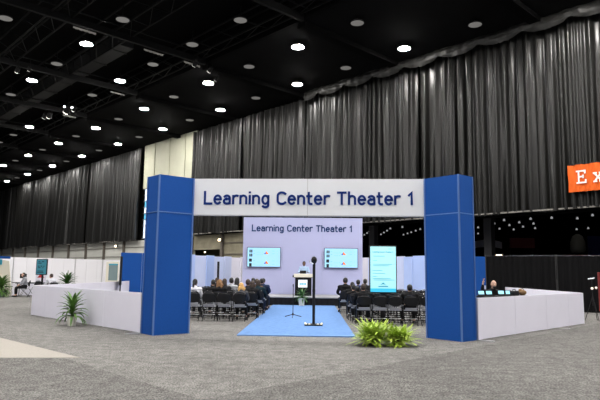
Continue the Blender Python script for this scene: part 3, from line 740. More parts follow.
def pose_mesh(J, name, head_turn=0, fem=False):
    """J: joint positions. returns dict of meshes body/top/trousers/shoes + head centre"""
    hc = Vector(J['head'])
    edges = [('pelvis', 'spine'), ('spine', 'chest'), ('chest', 'neck0'), ('neck0', 'neck1'), ('neck1', 'head')]
    jo = {k: J[k] for k in ('pelvis', 'spine', 'chest', 'neck0', 'neck1', 'head')}
    ra = {'pelvis': (.10, .085), 'spine': (.09, .075), 'chest': (.095, .075), 'neck0': .058, 'neck1': .052, 'head': .05}
    ex = MB()
    for s in 'LR':
        sg_ = -1 if s == 'L' else 1
        sh, el, wr, hp, kn, an, to = (J[k + s] for k in ('shoulder', 'elbow', 'wrist', 'hip', 'knee', 'ankle', 'toe'))
        d = (Vector(wr) - Vector(el)).normalized(); palm = Vector(wr) + d * .07
        for k, p, r in (('shoulder', sh, .055), ('elbow', el, .040), ('wrist', wr, .026), ('palm', tuple(palm), (.036, .016)), ('hip', hp, .085), ('knee', kn, .055), ('ankle', an, .038), ('toe', to, .034)):
            jo[k + s] = p; ra[k + s] = r
        edges += [('chest', 'shoulder' + s), ('shoulder' + s, 'elbow' + s), ('elbow' + s, 'wrist' + s), ('wrist' + s, 'palm' + s), ('pelvis', 'hip' + s), ('hip' + s, 'knee' + s), ('knee' + s, 'ankle' + s), ('ankle' + s, 'toe' + s)]
        side = d.cross(Vector((0, 0, 1))); side = side.normalized() if side.length > .1 else Vector((1, 0, 0)); dn = side.cross(d).normalized()
        if dn.z > 0: dn = -dn
        for k in range(4):
            o_ = side * (-.027 + .018 * k); ln = (.062, .074, .070, .054)[k]; st_ = palm + o_ + d * .01
            ex.tube([st_, st_ + d * ln * .5 + dn * .008, st_ + d * ln * .9 + dn * .028], .0085, 6, r2=.007)
        th = palm - d * .045 - side * .03 * sg_; ex.tube([th, th - side * .022 * sg_ + d * .025, th - side * .026 * sg_ + d * .055 + dn * .01], .010, 6, r2=.008)
    M = Matrix.Rotation(head_turn, 3, 'Z')
    ex.ball(hc + Vector((0, 0, .015)), (.076, .092, .108), 18, 12, M)
    ex.ball(hc + M @ Vector((0, .03, -.055)), (.052, .058, .055), 12, 8, M)          # jaw
    ex.ball(hc + M @ Vector((0, .103, -.008)), (.013, .017, .024), 8, 6, M)            # nose
    for s in (-1, 1): ex.ball(hc + M @ Vector((s * .078, -.005, 0)), (.011, .020, .031), 8, 6, M)
    ex.ball(hc + M @ Vector((0, .090, -.047)), (.022, .010, .008), 8, 6, M)            # lips
    out = {'body': eval_skin(jo, edges, ra, .011, ex, 2, name + '_body')}
    # shirt
    kk = ['pelvis', 'spine', 'chest', 'neck0']; jt = {}; rt_ = {}
    for k in kk: jt[k] = J[k]
    jt['neck0'] = lerp3(J['chest'], J['neck0'], 1.05)
    rt_ = {'pelvis': (.155, .13), 'spine': (.145, .115), 'chest': (.155 if fem else .172, .125), 'neck0': .075}
    et = [('pelvis', 'spine'), ('spine', 'chest'), ('chest', 'neck0')]
    for s in 'LR':
        for k, r in (('shoulder', .078), ('elbow', .058), ('wrist', .042)):
            p = J[k + s]; jt[k + s] = p if k != 'wrist' else lerp3(J['elbow' + s], J['wrist' + s], .88); rt_[k + s] = r
        et += [('chest', 'shoulder' + s), ('shoulder' + s, 'elbow' + s), ('elbow' + s, 'wrist' + s)]
    yk = MB(); c0 = Vector(lerp3(J['chest'], J['neck0'], .55)); yk.ball(c0 + Vector((0, -.008, .0)), (.19, .105, .085), 16, 10); yk.ball(Vector(J['neck0']) + Vector((0, -.012, .012)), (.085, .085, .06), 14, 8)
    for s in 'LR': yk.ball(Vector(J['shoulder' + s]) + Vector((0, 0, -.005)), (.085, .085, .075), 12, 8)
    out['top'] = eval_skin(jt, et, rt_, .014, yk, 2, name + '_top')
    jt = {'pelvis': J['pelvis']}; rt_ = {'pelvis': (.15, .125)}; et = []
    for s in 'LR':
        for k, r in (('hip', .105), ('knee', .078), ('ankle', .058)): jt[k + s] = J[k + s]; rt_[k + s] = r
        jt['ankle' + s] = lerp3(J['knee' + s], J['ankle' + s], .92)
        et += [('pelvis', 'hip' + s), ('hip' + s, 'knee' + s), ('knee' + s, 'ankle' + s)]
    out['trousers'] = eval_skin(jt, et, rt_, .014, None, 2, name + '_trousers')
    sh_ = MB()
    for s in 'LR':
        an = Vector(J['ankle' + s]); to = Vector(J['toe' + s]); dd = (to - an); dd.z = 0; az = math.atan2(dd.y, dd.x)
        m3 = Matrix.Rotation(az, 3, 'Z'); c_ = an + dd * .4; c_.z = min(an.z, to.z) + .0
        sh_.ball((c_.x, c_.y, .046), (.145, .052, .046), 14, 8, m3); sh_.ball((an.x, an.y, .08), (.055, .048, .055), 10, 7, m3)
    tmp = sh_.mesh(name + '_shoes', None); out['shoes'] = remesh(tmp, .012)
    out['head'] = hc; out['turn'] = head_turn
    return out
def J_seated(lean=0.0, arm=0, spread=0.0):
    J = dict(pelvis=(0, -.02, .56), spine=(0, -.05 + lean * .3, .70), chest=(0, -.06 + lean * .7, .90), neck0=(0, -.05 + lean, 1.04), neck1=(0, -.03 + lean * 1.05, 1.09), head=(0, .0 + lean * 1.15, 1.19))
    for s, g_ in (('L', -1), ('R', 1)):
        J['hip' + s] = (g_ * .10, .03, .545); J['knee' + s] = (g_ * (.13 + spread), .43, .52); J['ankle' + s] = (g_ * (.13 + spread), .42, .10); J['toe' + s] = (g_ * (.14 + spread), .55, .045)
        J['shoulder' + s] = (g_ * .185, -.05 + lean * .75, .985)
        if arm == 0: J['elbow' + s] = (g_ * .25, .0 + lean, .74); J['wrist' + s] = (g_ * .09, .24, .68)
        if arm == 1: J['elbow' + s] = (g_ * .27, .06 + lean, .76); J['wrist' + s] = (g_ * .14, .30, .66)
        if arm == 2:
            J['elbow' + s] = (g_ * .29, -.02, .76) if s == 'L' else (.33, .02, .80)
            J['wrist' + s] = (g_ * .12, .26, .68) if s == 'L' else (.13, .12, 1.0)
    return J
POSES = {'sit': pose_mesh(J_seated(0, 0), 'sit'), 'lean': pose_mesh(J_seated(.10, 1, .03), 'lean', .35), 'fem': pose_mesh(J_seated(.03, 0, -.03), 'fem', -.25, True), 'wide': pose_mesh(J_seated(.04, 1, .05), 'wide', .1)}
Jr = J_seated(.12, 2); Jr['shoulderR'] = (.19, .05, .98); Jr['elbowR'] = (.36, .16, 1.02); Jr['wristR'] = (.34, .20, 1.24); Jr['wristL'] = (-.12, .34, .74)
POSES['raise'] = pose_mesh(Jr, 'raise')
Js = dict(pelvis=(0, 0, .95), spine=(0, 0, 1.10), chest=(0, 0, 1.30), neck0=(0, .0, 1.44), neck1=(0, .01, 1.49), head=(0, .03, 1.59))
for s, g_ in (('L', -1), ('R', 1)):
    Js['hip' + s] = (g_ * .10, 0, .92); Js['knee' + s] = (g_ * .11, .02, .50); Js['ankle' + s] = (g_ * .12, -.01, .10); Js['toe' + s] = (g_ * .14, .13, .045)
    Js['shoulder' + s] = (g_ * .185, 0, 1.39); Js['elbow' + s] = (g_ * .27, .07, 1.14); Js['wrist' + s] = (g_ * .20, .28, 1.17)
POSES['stand'] = pose_mesh(Js, 'stand')
HAIR = {}
def hair_mesh(style, pose):
    k = (style, pose)
    if k in HAIR: return HAIR[k]
    P = POSES[pose]; hc = P['head']; M = Matrix.Rotation(P['turn'], 3, 'Z'); mb = MB()
    def B(c, r): mb.ball(hc + M @ Vector(c), r, 14, 10, M)
    B((0, -.022, .045), (.086, .092, .098)); B((0, -.04, .01), (.083, .075, .085))
    if style == 'long':
        B((0, -.06, -.06), (.095, .065, .12)); B((0, -.075, -.16), (.10, .05, .12)); B((.06, -.03, -.08), (.035, .06, .12)); B((-.06, -.03, -.08), (.035, .06, .12))
    if style == 'wavy':
        for i in range(26): B((R.uniform(-.11, .11), R.uniform(-.10, -.04), R.uniform(-.28, .03)), (.040, .035, .055))
        B((0, -.07, -.08), (.11, .06, .15))
    if style == 'ponytail':
        B((0, -.12, .0), (.035, .035, .035)); B((0, -.14, -.08), (.042, .035, .09)); B((0, -.13, -.18), (.030, .025, .08))
    if style == 'bob':
        B((0, -.04, -.05), (.098, .075, .08)); B((.055, -.01, -.04), (.038, .06, .08)); B((-.055, -.01, -.04), (.038, .06, .08))
    if style == 'bun': B((0, -.09, .07), (.045, .04, .045))
    me = mb.mesh('hair', None); me = remesh(me, .012)
    for p in me.polygons: p.use_smooth = True
    HAIR[k] = me; return me
FACE = {}
def with_mat(me, m, cache={}):
    k = (me.name, m.name)
    if k not in cache:
        c_ = me.copy(); c_.materials.clear(); c_.materials.append(m); cache[k] = c_
        for p in c_.polygons: p.material_index = 0; p.use_smooth = True
    return cache[k]
def cm(name, c, r=.85): return mat('cloth_' + name, c, r, spec=.2)
CB = cm('black', (.006, .006, .007)); CG = cm('dark_grey', (.016, .016, .019)); CN = cm('navy', (.008, .014, .035)); CW = cm('white', (.66, .66, .72)); CL = cm('light_grey', (.32, .33, .36))
CBL = cm('blue', (.010, .025, .075)); CPB = cm('pale_blue', (.38, .52, .72)); CBR = cm('brown', (.10, .055, .03)); CR = cm('red', (.5, .03, .03)); CT = cm('dark_teal', (.008, .022, .03)); CP = cm('grey_print', (.06, .06, .065))
HB = mat('hair_black', (.008, .007, .007), .6); HBR = mat('hair_brown', (.032, .016, .009), .6); HBL = mat('hair_blonde', (.62, .36, .12), .6); HAU = mat('hair_light_brown', (.21, .105, .04), .6); HGR = mat('hair_grey', (.25, .24, .23), .6)
def person(x, y, z, rz, pose, top, trou, hair, style, lab, skin=M_SKIN, s=1.0, group='seated attendees'):
    P = POSES[pose]; o = empty('person', (x, y, z), rz, lab, 'person', group); o.scale = (s * (1.10 if pose == 'wide' else 1), s, s)
    meshobj('body', with_mat(P['body'], skin), o)
    meshobj('shirt', with_mat(P['top'], top), o); meshobj('trousers', with_mat(P['trousers'], trou), o); meshobj('shoes', with_mat(P['shoes'], M_BLACK), o)
    if hair: meshobj('hair', with_mat(hair_mesh(style, pose), hair), o)
    hc = P['head']; M = Matrix.Rotation(P['turn'], 3, 'Z')
    e = MB()
    for sx in (-1, 1): e.ball(hc + M @ Vector((sx * .030, .078, .018)), (.013, .010, .008), 8, 6, M)
    e.build('eyes', mat('eye_dark', (.02, .015, .01), .2), o)
    return o

# ---- audience: each row lists its occupied seats, chairs fill the space between
def fill_row(xs_fixed, x_from, x_to, pitch=.48):
    xs = sorted(xs_fixed); out = list(xs)
    if not xs: 
        x = x_from
        while x <= x_to: out.append(x); x += pitch
        return sorted(out)
    x = xs[0] - pitch
    while x >= x_from - .05: out.append(x); x -= pitch
    x = xs[-1] + pitch
    while x <= x_to + .05: out.append(x); x += pitch
    for a_, b_ in zip(xs, xs[1:]):
        n = int(round((b_ - a_) / pitch)) - 1
        if (b_ - a_) / (n + 1) < .455: n -= 1
        for k in range(n): out.append(a_ + (b_ - a_) * (k + 1) / (n + 1))
    return sorted(out)
LEFT = [
 (17.95, [(-2.24, 'lean', CP, CB, HBL, 'wavy', 'person with long straight blonde hair and grey print top, rear row', .93)], -3.7),
 (18.85, [(-3.88, 'fem', CW, CG, HB, 'ponytail', 'person in white shirt with black ponytail beside the blue tower', 1.0), (-3.05, 'fem', CB, CB, HAU, 'wavy', 'person with big wavy light brown hair and black top', 1.0), (-1.98, 'lean', CB, CB, HBR, 'long', 'person with long brown hair in black on the aisle edge', .97)], -4.4),
 (19.75, [(-3.45, 'lean', CB, CB, HB, 'short', 'person with short black hair leaning sideways in black jacket', .98), (-2.22, 'wide', CG, CB, HBR, 'short', 'person with short brown hair behind the long blonde hair', 1.0)], -4.9),
 (20.65, [(-3.17, 'fem', CG, CN, HBR, 'long', 'person with long dark brown hair in dark grey top, fourth row', 1.0), (-1.95, 'wide', CT, CN, HBR, 'bob', 'person in dark teal top with bobbed hair at the aisle', .98)], -5.2),
 (21.55, [(-3.05, 'sit', CL, CG, HB, 'short', 'person in light grey shirt with short black hair', 1.02), (-2.08, 'sit', CBR, CB, HBR, 'short', 'person in brown jacket near the aisle, fifth row', 1.0)], -5.4),
 (22.45, [(-2.95, 'fem', CG, CB, HB, 'long', 'person with long black hair in dark top, sixth row', 1.02), (-1.98, 'wide', CN, CB, HB, 'short', 'person in navy jacket with short black hair at the aisle', 1.0)], -5.4),
 (23.35, [(-3.9, 'sit', CG, CB, HBR, 'short', 'person in dark grey shirt in the middle of the seventh row', 1.0), (-2.0, 'wide', CBL, CN, HB, 'short', 'person in blue shirt at the aisle edge of seventh row', 1.0)], -5.4),
 (24.25, [(-2.5, 'fem', CB, CB, HB, 'bob', 'person with black bobbed hair near the stage, Learning side', 1.0)], -5.4),
]
RIGHT = [
 (17.3, [(1.56, 'wide', CB, CB, HBR, 'short', 'person in black jacket with cropped brown hair, rear row at aisle', .95), (2.96, 'wide', CB, CB, HB, 'short', 'person in black jacket alone beside the blue tower', .95)], 3.5),
 (18.2, [(1.45, 'sit', CG, CB, HB, 'short', 'person in dark grey jacket, second row at the aisle', .88)], 3.9),
 (19.1, [(1.4, 'wide', CB, CB, HB, 'short', 'person in black coat, third row at the aisle', .9)], 4.2),
 (20.0, [(1.42, 'sit', CB, CB, HB, 'short', 'person in black top, fourth row at the aisle', .96)], 4.4),
 (20.9, [(1.50, 'sit', CG, CB, HBR, 'short', 'person in dark grey top, fifth row at the aisle', .93), (2.4, 'fem', CB, CB, HB, 'bob', 'person with bobbed black hair beside the portrait display', 1.0)], 4.6),
 (21.8, [(1.28, 'wide', CB, CB, HB, 'short', 'tall person in black jacket at the aisle edge, sixth row', 1.06)], 4.8),
 (22.7, [(1.84, 'sit', CBL, CN, HB, 'short', 'person in bright blue shirt on the portrait display side', 1.0)], 4.9),
 (23.6, [(2.2, 'sit', CG, CB, HB, 'short', 'person in dark grey top in the eighth row', 1.02)], 5.0),
]
for side, ROWS in (('L', LEFT), ('R', RIGHT)):
    blk = 'Learning side' if side == 'L' else 'portrait display side'
    for ri, (y, occ, lim) in enumerate(ROWS):
        fx = [p[0] for p in occ]
        xs = fill_row(fx, lim, -1.9) if side == 'L' else fill_row(fx, 1.3, lim)
        xs_al = sorted(xs, key=lambda x: abs(x))           # from the aisle outwards
        for k, x in enumerate(xs_al):
            full = any(abs(x - q) < .01 for q in fx)
            chair(x, y, 'black folding chair, %s from the aisle, %s row from the back, %s%s' % (ordn[k], ordn[ri], blk, ', occupied' if full else ', empty'), 'black folding chairs, ' + blk)
        for (x, pose, top, trou, hair, style, lab, s) in occ:
            person(x, y + .02, (1 - s) * .44 * 0, 0, pose, top, trou, hair, style, lab, M_SKIND if (len(lab) + ri) % 4 == 0 else M_SKIN, s * .96)
# coats left over chair backs, seen as dark humps
# presenter
person(-.40, 28.55, .4, PI, 'stand', CPB, CB, HB, 'short', 'presenter in pale blue shirt standing behind the podium', M_SKIND, .97, None)

# ------------------------------------------------------------------ portrait display
pdp = empty('portrait_display', (2.19, 17.6, 0), 0, 'tall portrait display on black stand showing a pale cyan schedule', 'display')
MB().box((0, 0, 1.66), (.84, .07, 1.46)).build('bezel', M_BLACK, pdp, bevel=.01)
ds = MB().box((0, -.04, 1.66), (.78, .01, 1.39)).build('screen', mat('schedule_glow', (.3, .4, .4), .3, emis=(.30, .78, .84), es=1.17), pdp)
MB().box((0, -.047, 1.02), (.78, .006, .11)).build('footer_band', mat('schedule_band', (.05, .35, .5), .3, emis=(.04, .45, .66), es=1.17), ds)
mi_ = mat('schedule_ink', (.02, .15, .25), .3, emis=(.03, .28, .40), es=0.91)
t = lettering('Learning Center Theater 1', .62, .040, .007, .004).build('lettering', mi_, ds); t.location = (-.32, -.05, 2.17)
m_ = MB()
for z, ws in ((2.285, [(.22, .10)]), (2.06, [(-.13, .36)]), (1.92, [(-.25, .12)]), (1.81, [(-.02, .58)]), (1.765, [(-.07, .48)]), (1.62, [(-.17, .30)]), (1.53, [(-.13, .38)]), (1.44, [(-.26, .12)]), (1.375, [(-.04, .54)]), (1.33, [(.02, .62)])):
    for xc, wd in ws: m_.box((xc, -.048, z), (wd, .004, .012))
m_.build('small_print', mi_, ds)
m_ = MB(); m_.add([(-.10, -.05, 1.17), (.0, -.05, 1.26), (.10, -.05, 1.17), (.0, -.05, 1.21), (.0, -.05, 1.17)], [(0, 1, 3), (1, 2, 3)]); m_.box((0, -.048, 1.135), (.30, .004, .028)); m_.build('logo', mi_, ds)
MB().box((0, .06, .75), (.16, .06, 1.5)).build('stand_pole', M_BLACK, pdp)
MB().box((0, .06, .015), (.60, .45, .03)).build('base', M_BLACK, pdp, bevel=.01)

# camera pole on square base with pale fittings
cp = empty('camera_stand', (.06, 16.6, .024), 0, 'tall black camera pole on a square base on blue carpet', 'stand')
MB().box((0, 0, .02), (.52, .40, .04)).build('base', M_BLACK, cp, bevel=.01)
MB().tube([(0, 0, .03), (0, 0, 1.78)], .042, 12).build('pole', M_BLACK, cp)
MB().tube([(0, 0, .95), (0, 0, 1.02)], .048, 12).build('collar', M_BLACK, cp)
MB().ball((0, 0, 1.87), (.085, .085, .11), 16, 10).build('camera_head', M_BLACK, cp)
MB().tube([(-.02, -.05, 1.76), (-.12, -.08, 1.80), (-.13, -.08, 1.86)], .02, 8).build('handle', M_ALU, cp)
for i, (x, y) in enumerate([(-.22, -.15), (.22, -.15), (-.12, -.18), (.12, -.18), (.24, .1), (-.24, .08)]):
    MB().lathe((x, y, .04), [(.030, 0), (.032, .01), (.015, .025)], 10).build('floor_bulb', mat('warm_bulb', (.8, .75, .6), .5, emis=(1, .85, .55), es=.8), cp)
# small tripod stand further up the carpet
ms = empty('microphone_stand', (-.63, 19.4, .024), 0, 'thin black tripod microphone stand on the blue carpet', 'stand')
MB().tube([(0, 0, .08), (0, 0, 1.05)], .012, 8).build('pole', M_BLACK, ms)
MB().lathe((0, 0, .06), [(.03, 0), (.035, .04), (.02, .09)], 10).build('hub', M_BLACK, ms)
for k in range(3):
    an = .5 + k * 2 * PI / 3; MB().tube([(0, 0, .10), (.32 * math.cos(an), .32 * math.sin(an), .012)], .012, 6).build('leg', M_BLACK, ms)
MB().tube([(0, -.02, 1.03), (0, -.10, 1.10)], .018, 8).build('microphone', M_BLACK, ms)
# thin black pole leaning inside by the pale screen, Learning side
o = empty('speaker_stand', (-4.35, 26.3, 0), 0, 'slim black column speaker on a stand before the pale side screen', 'speaker')
MB().box((0, 0, 1.55), (.09, .10, .85)).build('column', M_BLACK, o); MB().tube([(0, 0, .03), (0, 0, 1.15)], .02, 8).build('pole', M_BLACK, o); MB().box((0, 0, .015), (.4, .4, .03)).build('base', M_BLACK, o)

# ------------------------------------------------------------------ counter people beyond the Theater-1 side barrier
tb = empty('counter_table', (4.97, 15.55, 0), .56, 'black counter table just behind the low white barrier', 'table')
MB().box((0, 0, .955), (1.5, .50, .035)).build('table_top', M_BLACK, tb, bevel=.005)
MB().box((0, -.20, .62), (1.42, .02, .62)).build('modesty_cloth', M_CLOTHB, tb)
for sx in (-.68, .68):
    for sy_ in (-.2, .2): MB().box((sx, sy_, .47), (.04, .04, .94)).build('leg', M_BLACK, tb)
def stool(x, y, lab):
    o = empty('bar_stool', (x, y, 0), 0, lab, 'stool')
    MB().lathe((0, 0, .52), [(.15, 0), (.17, .02), (.17, .05), (.15, .06)], 16).build('seat', M_BLACK, o)
    for k in range(4): an = PI / 4 + k * PI / 2; MB().tube([(.10 * math.cos(an), .10 * math.sin(an), .52), (.19 * math.cos(an), .19 * math.sin(an), 0)], .013, 6).build('leg', M_CHROME, o)
stool(5.13, 16.32, 'black stool under the bald bearded person')
p = person(5.12, 16.35, .10, PI + .1, 'raise', CB, CB, HB, 'short', 'bald bearded person in black with one arm raised behind the counter', M_SKIN, .97, None)
for ch in list(p.children):
    if ch.name.startswith('hair'):
        hc = POSES['raise']['head']; bm_ = MB().ball(hc + Vector((0, .055, -.07)), (.05, .05, .05), 12, 8).mesh('beard', HB, True)
        ch.data = bm_; ch.name = 'beard'
def lap(x, y, z, rz, lab, name='tablet'):
    o = empty(name, (x, y, z), rz, lab, 'tablet', 'tablets on the black counter')
    MB().box((0, 0, .012), (.20, .13, .024)).build('base', M_BLACK, o)
    M = Matrix.Translation((0, .06, .085)) @ Matrix.Rotation(-.25, 4, 'X')
    MB().box(None, (.19, .012, .12), M=M).build('case', M_BLACK, o)
    M = Matrix.Translation((0, .050, .087)) @ Matrix.Rotation(-.25, 4, 'X')
    MB().box(None, (.165, .006, .085), M=M).build('screen', mat('tablet_glow', (.3, .5, .6), .3, emis=(.30, .75, .90), es=1.17), o)
for k, (x, y, dz, lab) in enumerate([(4.50, 15.18, 0, 'small lit tablet at the tower end of the counter'), (4.74, 15.30, 0, 'small lit tablet directly before the bald person'), (5.16, 15.60, .06, 'small lit tablet just past the bald person, nearer one'), (5.40, 15.72, .06, 'small lit tablet at the bag end of the counter')]):
    lap(x, y, .974, .3, lab)
    if dz:
        pass
cs = empty('black_case', (5.55, 15.80, .9725), .56, 'black equipment case on the counter between tablets and brown bag', 'case')
MB().box((0, 0, .07), (.24, .18, .13)).build('body', M_BLACK, cs, bevel=.03); MB().tube([(-.06, 0, .14), (-.04, 0, .17), (.04, 0, .17), (.06, 0, .14)], .01, 6).build('handle', M_BLACK, cs)
bg = empty('brown_bag', (6.12, 16.75, 0), .3, 'brown and black bag perched beyond the counter end', 'bag')
MB().ball((0, 0, 1.03), (.14, .08, .08), 14, 9).build('body', mat('tan_bag', (.30, .16, .05), .7, cvar=(.05, .03, .02), scale=14), bg, smooth=True)
MB().ball((-.06, 0, 1.09), (.06, .05, .055), 12, 8).build('flap', mat('tan_bag', (0, 0, 0)), bg, smooth=True)
MB().tube([(-.08, 0, 1.10), (-.01, 0, 1.17), (.07, 0, 1.08)], .012, 6).build('handle', M_BLACK, bg)
sd = empty('side_table', (6.12, 16.75, 0), .56, 'small black side table carrying the brown bag', 'table')
MB().box((0, 0, .93), (.5, .4, .035)).build('table_top', M_BLACK, sd)
for sx in (-.2, .2):
    for sy_ in (-.15, .15): MB().box((sx, sy_, .457), (.03, .03, .914)).build('leg', M_BLACK, sd)

# ------------------------------------------------------------------ pipe and drape
def pipe_drape(a_, b_, lab, seed):
    a_ = Vector((*a_, 0)); b_ = Vector((*b_, 0)); o = empty('pipe_drape', a_, 0, lab, 'drape', 'black pipe drapes'); d = b_ - a_; t_ = d.normalized(); n = Vector((-t_.y, t_.x, 0))
    r = random.Random(seed); vs = []; fs = []; K = int(d.length / .04); ph = 0
    for i in range(K + 1):
        ph += r.uniform(.55, 1.5); off = .045 * math.sin(ph * .9) + .02 * math.sin(ph * .31)
        for j in range(5):
            q = d * i / K + n * off * (1.2 - j * .12); vs.append((q.x, q.y, .01 + 2.33 * j / 4))
    for i in range(K):
        for j in range(4): A = i * 5 + j; fs.append((A, A + 5, A + 6, A + 1))
    MB().add(vs, fs).build('cloth', mat('black_drape', (.0045, .0045, .005), .8, spec=.1), o, smooth=True)
    MB().tube([(0, 0, 2.36), tuple(d + Vector((0, 0, 2.36)))], .025, 8).build('cross_rail', M_CHROME, o)
    for q in (Vector((0, 0, 0)), d):
        MB().tube([(q.x, q.y, 0), (q.x, q.y, 2.42)], .02, 8).build('upright', mat('dark_steel_upright', (.05, .05, .05), .4, metal=.5), o)
pipe_drape((7.9, 26.0), (10.45, 24.6), 'black pipe drape behind the counter, next to the blue wing', 3)
pipe_drape((10.5, 24.58), (13.4, 23.6), 'black pipe drape behind the light stand under the orange banner', 4)

# light stand and red sign at the edge of view
ls = empty('light_stand', (9.72, 20.0, 0), 0, 'thin black tripod light stand before the black drape', 'stand')
MB().tube([(0, 0, .5), (0, 0, 1.5)], .012, 8).build('pole', M_BLACK, ls)
for k in range(3): an = 2.8 + k * 2 * PI / 3; MB().tube([(0, 0, .85), (.27 * math.cos(an), .27 * math.sin(an), 0)], .010, 6).build('leg', M_BLACK, ls)
MB().tube([(-.13, 0, 1.42), (.08, 0, 1.45)], .02, 8).build('crossbar', M_ALU, ls)
MB().ball((-.02, -.03, 1.10), (.045, .045, .045), 12, 8).build('bulb', mat('pale_bulb', (.8, .7, .6), .5, emis=(1, .85, .7), es=.7), ls)
MB().ball((.12, -.03, 1.12), (.04, .04, .04), 12, 8).build('bulb', MATS['pale_bulb'], ls)
rs = empty('red_sign_stand', (10.46, 20.4, 0), .3, 'upright red sign panel at the edge by the light stand', 'sign')
MB().box((0, 0, .98), (.8, .05, 1.35)).build('board', mat('red_board', (.16, .012, .01), .6), rs, bevel=.01)
for sx in (-.3, .3): MB().box((sx, 0, .15), (.05, .05, .30)).build('leg', M_BLACK, rs)

# ------------------------------------------------------------------ far lounge at the Learning end
barrier('tall white panel wall behind the far lounge', UV(9.5, 47.6)[:2], UV(26.5, 50.4)[:2], 16, 2.43, mat('white_wall_panel', (.74, .73, .77), .5), 'panel_wall', 'wall', None)
for ch in bpy.data.objects:
    if ch.parent and ch.parent.name == 'panel_wall' and ch.name.startswith('post'): ch.scale = (2.5, 2.5, 1)
td = empty('pole_display', (-14.4, 30.0, 0), -.2, 'teal display screen on a black pole in the far lounge', 'display')
MB().box((0, 0, 1.64), (.66, .06, .84)).build('bezel', M_BLACK, td)
s_ = MB().box((0, -.035, 1.64), (.58, .01, .76)).build('screen', mat('teal_glow', (.03, .15, .2), .3, emis=(.03, .12, .15), es=1.0), td)
m_ = MB()
for z, ws in ((1.92, ((-.14, .12), (.08, .14))), (1.84, ((-.10, .2),)), (1.68, ((-.16, .1), (.0, .1), (.15, .06))), (1.60, ((-.12, .14), (.1, .06))), (1.42, ((-.05, .36),)), (1.34, ((-.05, .4),))):
    for xc, wd in ws: m_.box((xc, -.045, z), (wd, .006, .045))
m_.build('dark_print', mat('teal_ink', (.01, .04, .06), .4), s_)
MB().box((.05, .03, .62), (.08, .06, 1.24)).build('pole', M_BLACK, td); MB().box((.05, .03, .015), (.5, .5, .03)).build('base', M_BLACK, td)
person(-13.35, 29.0, .0, .9, 'lean', CW, CN, HBR, 'short', 'person in white shirt sitting beside the teal display', M_SKIN, .98, None)
c_ = chair(-13.35, 29.0, 'dark folding chair under the person by the teal display', 'lounge chairs'); c_.rotation_euler = (0, 0, .9)
person(-15.75, 31.0, .0, 2.2, 'lean', CL, CB, HB, 'bob', 'person in light grey top sitting at the lounge table', M_SKIN, 1.0, None)
c_ = chair(-15.75, 31.0, 'dark folding chair under the person at the lounge table', 'lounge chairs'); c_.rotation_euler = (0, 0, 2.2)
c_ = chair(-15.0, 30.55, 'empty dark folding chair at the near side of the lounge table', 'lounge chairs'); c_.rotation_euler = (0, 0, 2.8)
c_ = chair(-14.6, 31.5, 'empty dark folding chair between lounge table and teal display', 'lounge chairs'); c_.rotation_euler = (0, 0, 2.0)
c_ = chair(-6.45, 17.7, 'empty black folding chair peeking over the low white barrier', 'lounge chairs'); c_.rotation_euler = (0, 0, .3)
tb = empty('lounge_table', (-15.5, 31.95, 0), .3, 'black lounge table among the far seats', 'table')
MB().box((0, 0, .73), (2.2, .7, .04)).build('table_top', M_BLACK, tb)
for sx in (-1, 1):
    for sy_ in (-.3, .3): MB().box((sx, sy_, .355), (.04, .04, .71)).build('leg', M_CHROME, tb)
tb2 = empty('work_table', (-13.9, 30.3, 0), -.1, 'black work table beneath the teal display', 'table')
MB().box((0, 0, .70), (1.5, .5, .04)).build('table_top', M_BLACK, tb2)
for sx in (-.7, .7):
    for sy_ in (-.2, .2): MB().box((sx, sy_, .34), (.04, .04, .68)).build('leg', M_CHROME, tb2)
lp = empty('open_laptop', (-14.0, 30.2, .72), .5, 'black laptop open on the work table beneath the teal display', 'laptop')
MB().box((0, 0, .01), (.34, .24, .02)).build('keyboard', M_BLACK, lp)
MB().box(None, (.34, .015, .24), M=Matrix.Translation((0, .13, .13)) @ Matrix.Rotation(-.25, 4, 'X')).build('screen', M_BLACK, lp)
# monitor on the panel wall table and red emblem poster
mo = empty('desk_monitor', (-16.9, 33.0, .75), .2, 'small dark monitor at the far end of the lounge', 'monitor')
MB().box((0, 0, .36), (.36, .05, .26)).build('screen', M_BLACK, mo); MB().box((0, 0, .12), (.05, .05, .24)).build('stand', M_BLACK, mo); MB().box((0, 0, .01), (.2, .16, .02)).build('base', M_BLACK, mo)
ct = empty('display_counter', (-16.5, 33.2, 0), .2, 'white display counter behind the lounge table', 'counter')
MB().box((0, 0, .36), (1.9, .55, .72)).build('body', M_WHITE, ct); MB().box((0, 0, .735), (2.0, .62, .03)).build('top', M_BLACK, ct)
rp = empty('red_emblem_sign', (-15.95, 33.2, .75), .1, 'small white sign with a red triangular emblem on the display counter', 'sign')
MB().box((0, 0, .26), (.62, .03, .52)).build('board', M_WHITE, rp)
MB().add([(-.20, -.022, .27), (.20, -.022, .27), (.08, -.022, .46), (-.05, -.022, .48), (-.20, -.016, .27), (.20, -.016, .27), (.08, -.016, .46), (-.05, -.016, .48)], [(0, 1, 2, 3), (7, 6, 5, 4), (0, 4, 5, 1), (1, 5, 6, 2), (2, 6, 7, 3), (3, 7, 4, 0)]).build('emblem', mat('emblem_red', (.5, .03, .03), .5), rp)
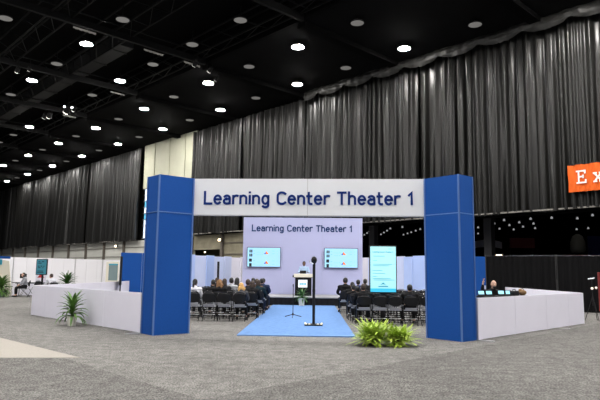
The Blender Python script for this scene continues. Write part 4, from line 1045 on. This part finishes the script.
# cream fin with blue sign at the frame's edge
cf = empty('cream_fin_panel', (-17.9, 32.2, 0), .1, 'tapered cream panel with blue sign on top, beside the bushy plant', 'panel')
MB().add([(-.6, 0, 0), (.75, 0, 0), (.50, 0, 1.95), (-.6, 0, 2.15), (-.6, .06, 0), (.75, .06, 0), (.50, .06, 1.95), (-.6, .06, 2.15)], [(0, 1, 2, 3), (7, 6, 5, 4), (0, 4, 5, 1), (1, 5, 6, 2), (2, 6, 7, 3), (3, 7, 4, 0)]).build('board', M_CREAM, cf)
MB().box((-.1, -.02, 2.16), (1.3, .10, .14)).build('blue_sign', M_BLUE, cf)
MB().box((-.05, -.03, 1.90), (.35, .06, .3)).build('teal_label', M_TEAL, cf)
# framed whiteboard on the white panel wall
wb = empty('framed_board', (-14.15, 40.0, 0), -.15, 'grey-green screen in a cream frame before the white panel wall', 'screen')
MB().box((0, 0, 1.35), (.92, .10, 1.5)).build('frame', M_CREAM, wb, bevel=.01)
MB().box((.10, -.055, 1.37), (.68, .02, 1.16)).build('pane', mat('greygreen_pane', (.20, .27, .28), .25), wb)
MB().box((.10, -.06, 1.90), (.68, .025, .10)).build('top_band', M_TEAL, wb)
MB().box((0, 0, .3), (.08, .08, .6)).build('stand', M_ALU, wb); MB().box((0, 0, .01), (.7, .5, .02)).build('base', M_ALU, wb)
# tall dark display seen edge-on at the blue wing
mo = empty('edge_on_display', (-9.13, 27.0, 0), 1.86, 'tall black display seen nearly edge-on beside the blue wing', 'display')
MB().box((0, 0, 1.5), (.75, .09, 1.35)).build('screen', M_BLACK, mo, bevel=.01); MB().box((0, .0, .42), (.12, .06, .84)).build('pole', M_BLACK, mo); MB().box((0, 0, .015), (.5, .5, .03)).build('base', M_BLACK, mo)

# ------------------------------------------------------------------ world and view
w = bpy.data.worlds.new('world'); bpy.context.scene.world = w; w.use_nodes = True
w.node_tree.nodes['Background'].inputs['Color'].default_value = (.75, .80, 1, 1); w.node_tree.nodes['Background'].inputs['Strength'].default_value = .27
sc = bpy.context.scene
sc.view_settings.view_transform = 'Standard'; sc.view_settings.look = 'None'; sc.view_settings.gamma = 1; sc.view_settings.use_curve_mapping = False
sc.view_settings.exposure = -0.36
sc.cycles.use_denoising = True
sc.cycles.max_bounces = 6; sc.cycles.diffuse_bounces = 3
sc.cycles.sample_clamp_indirect = 4
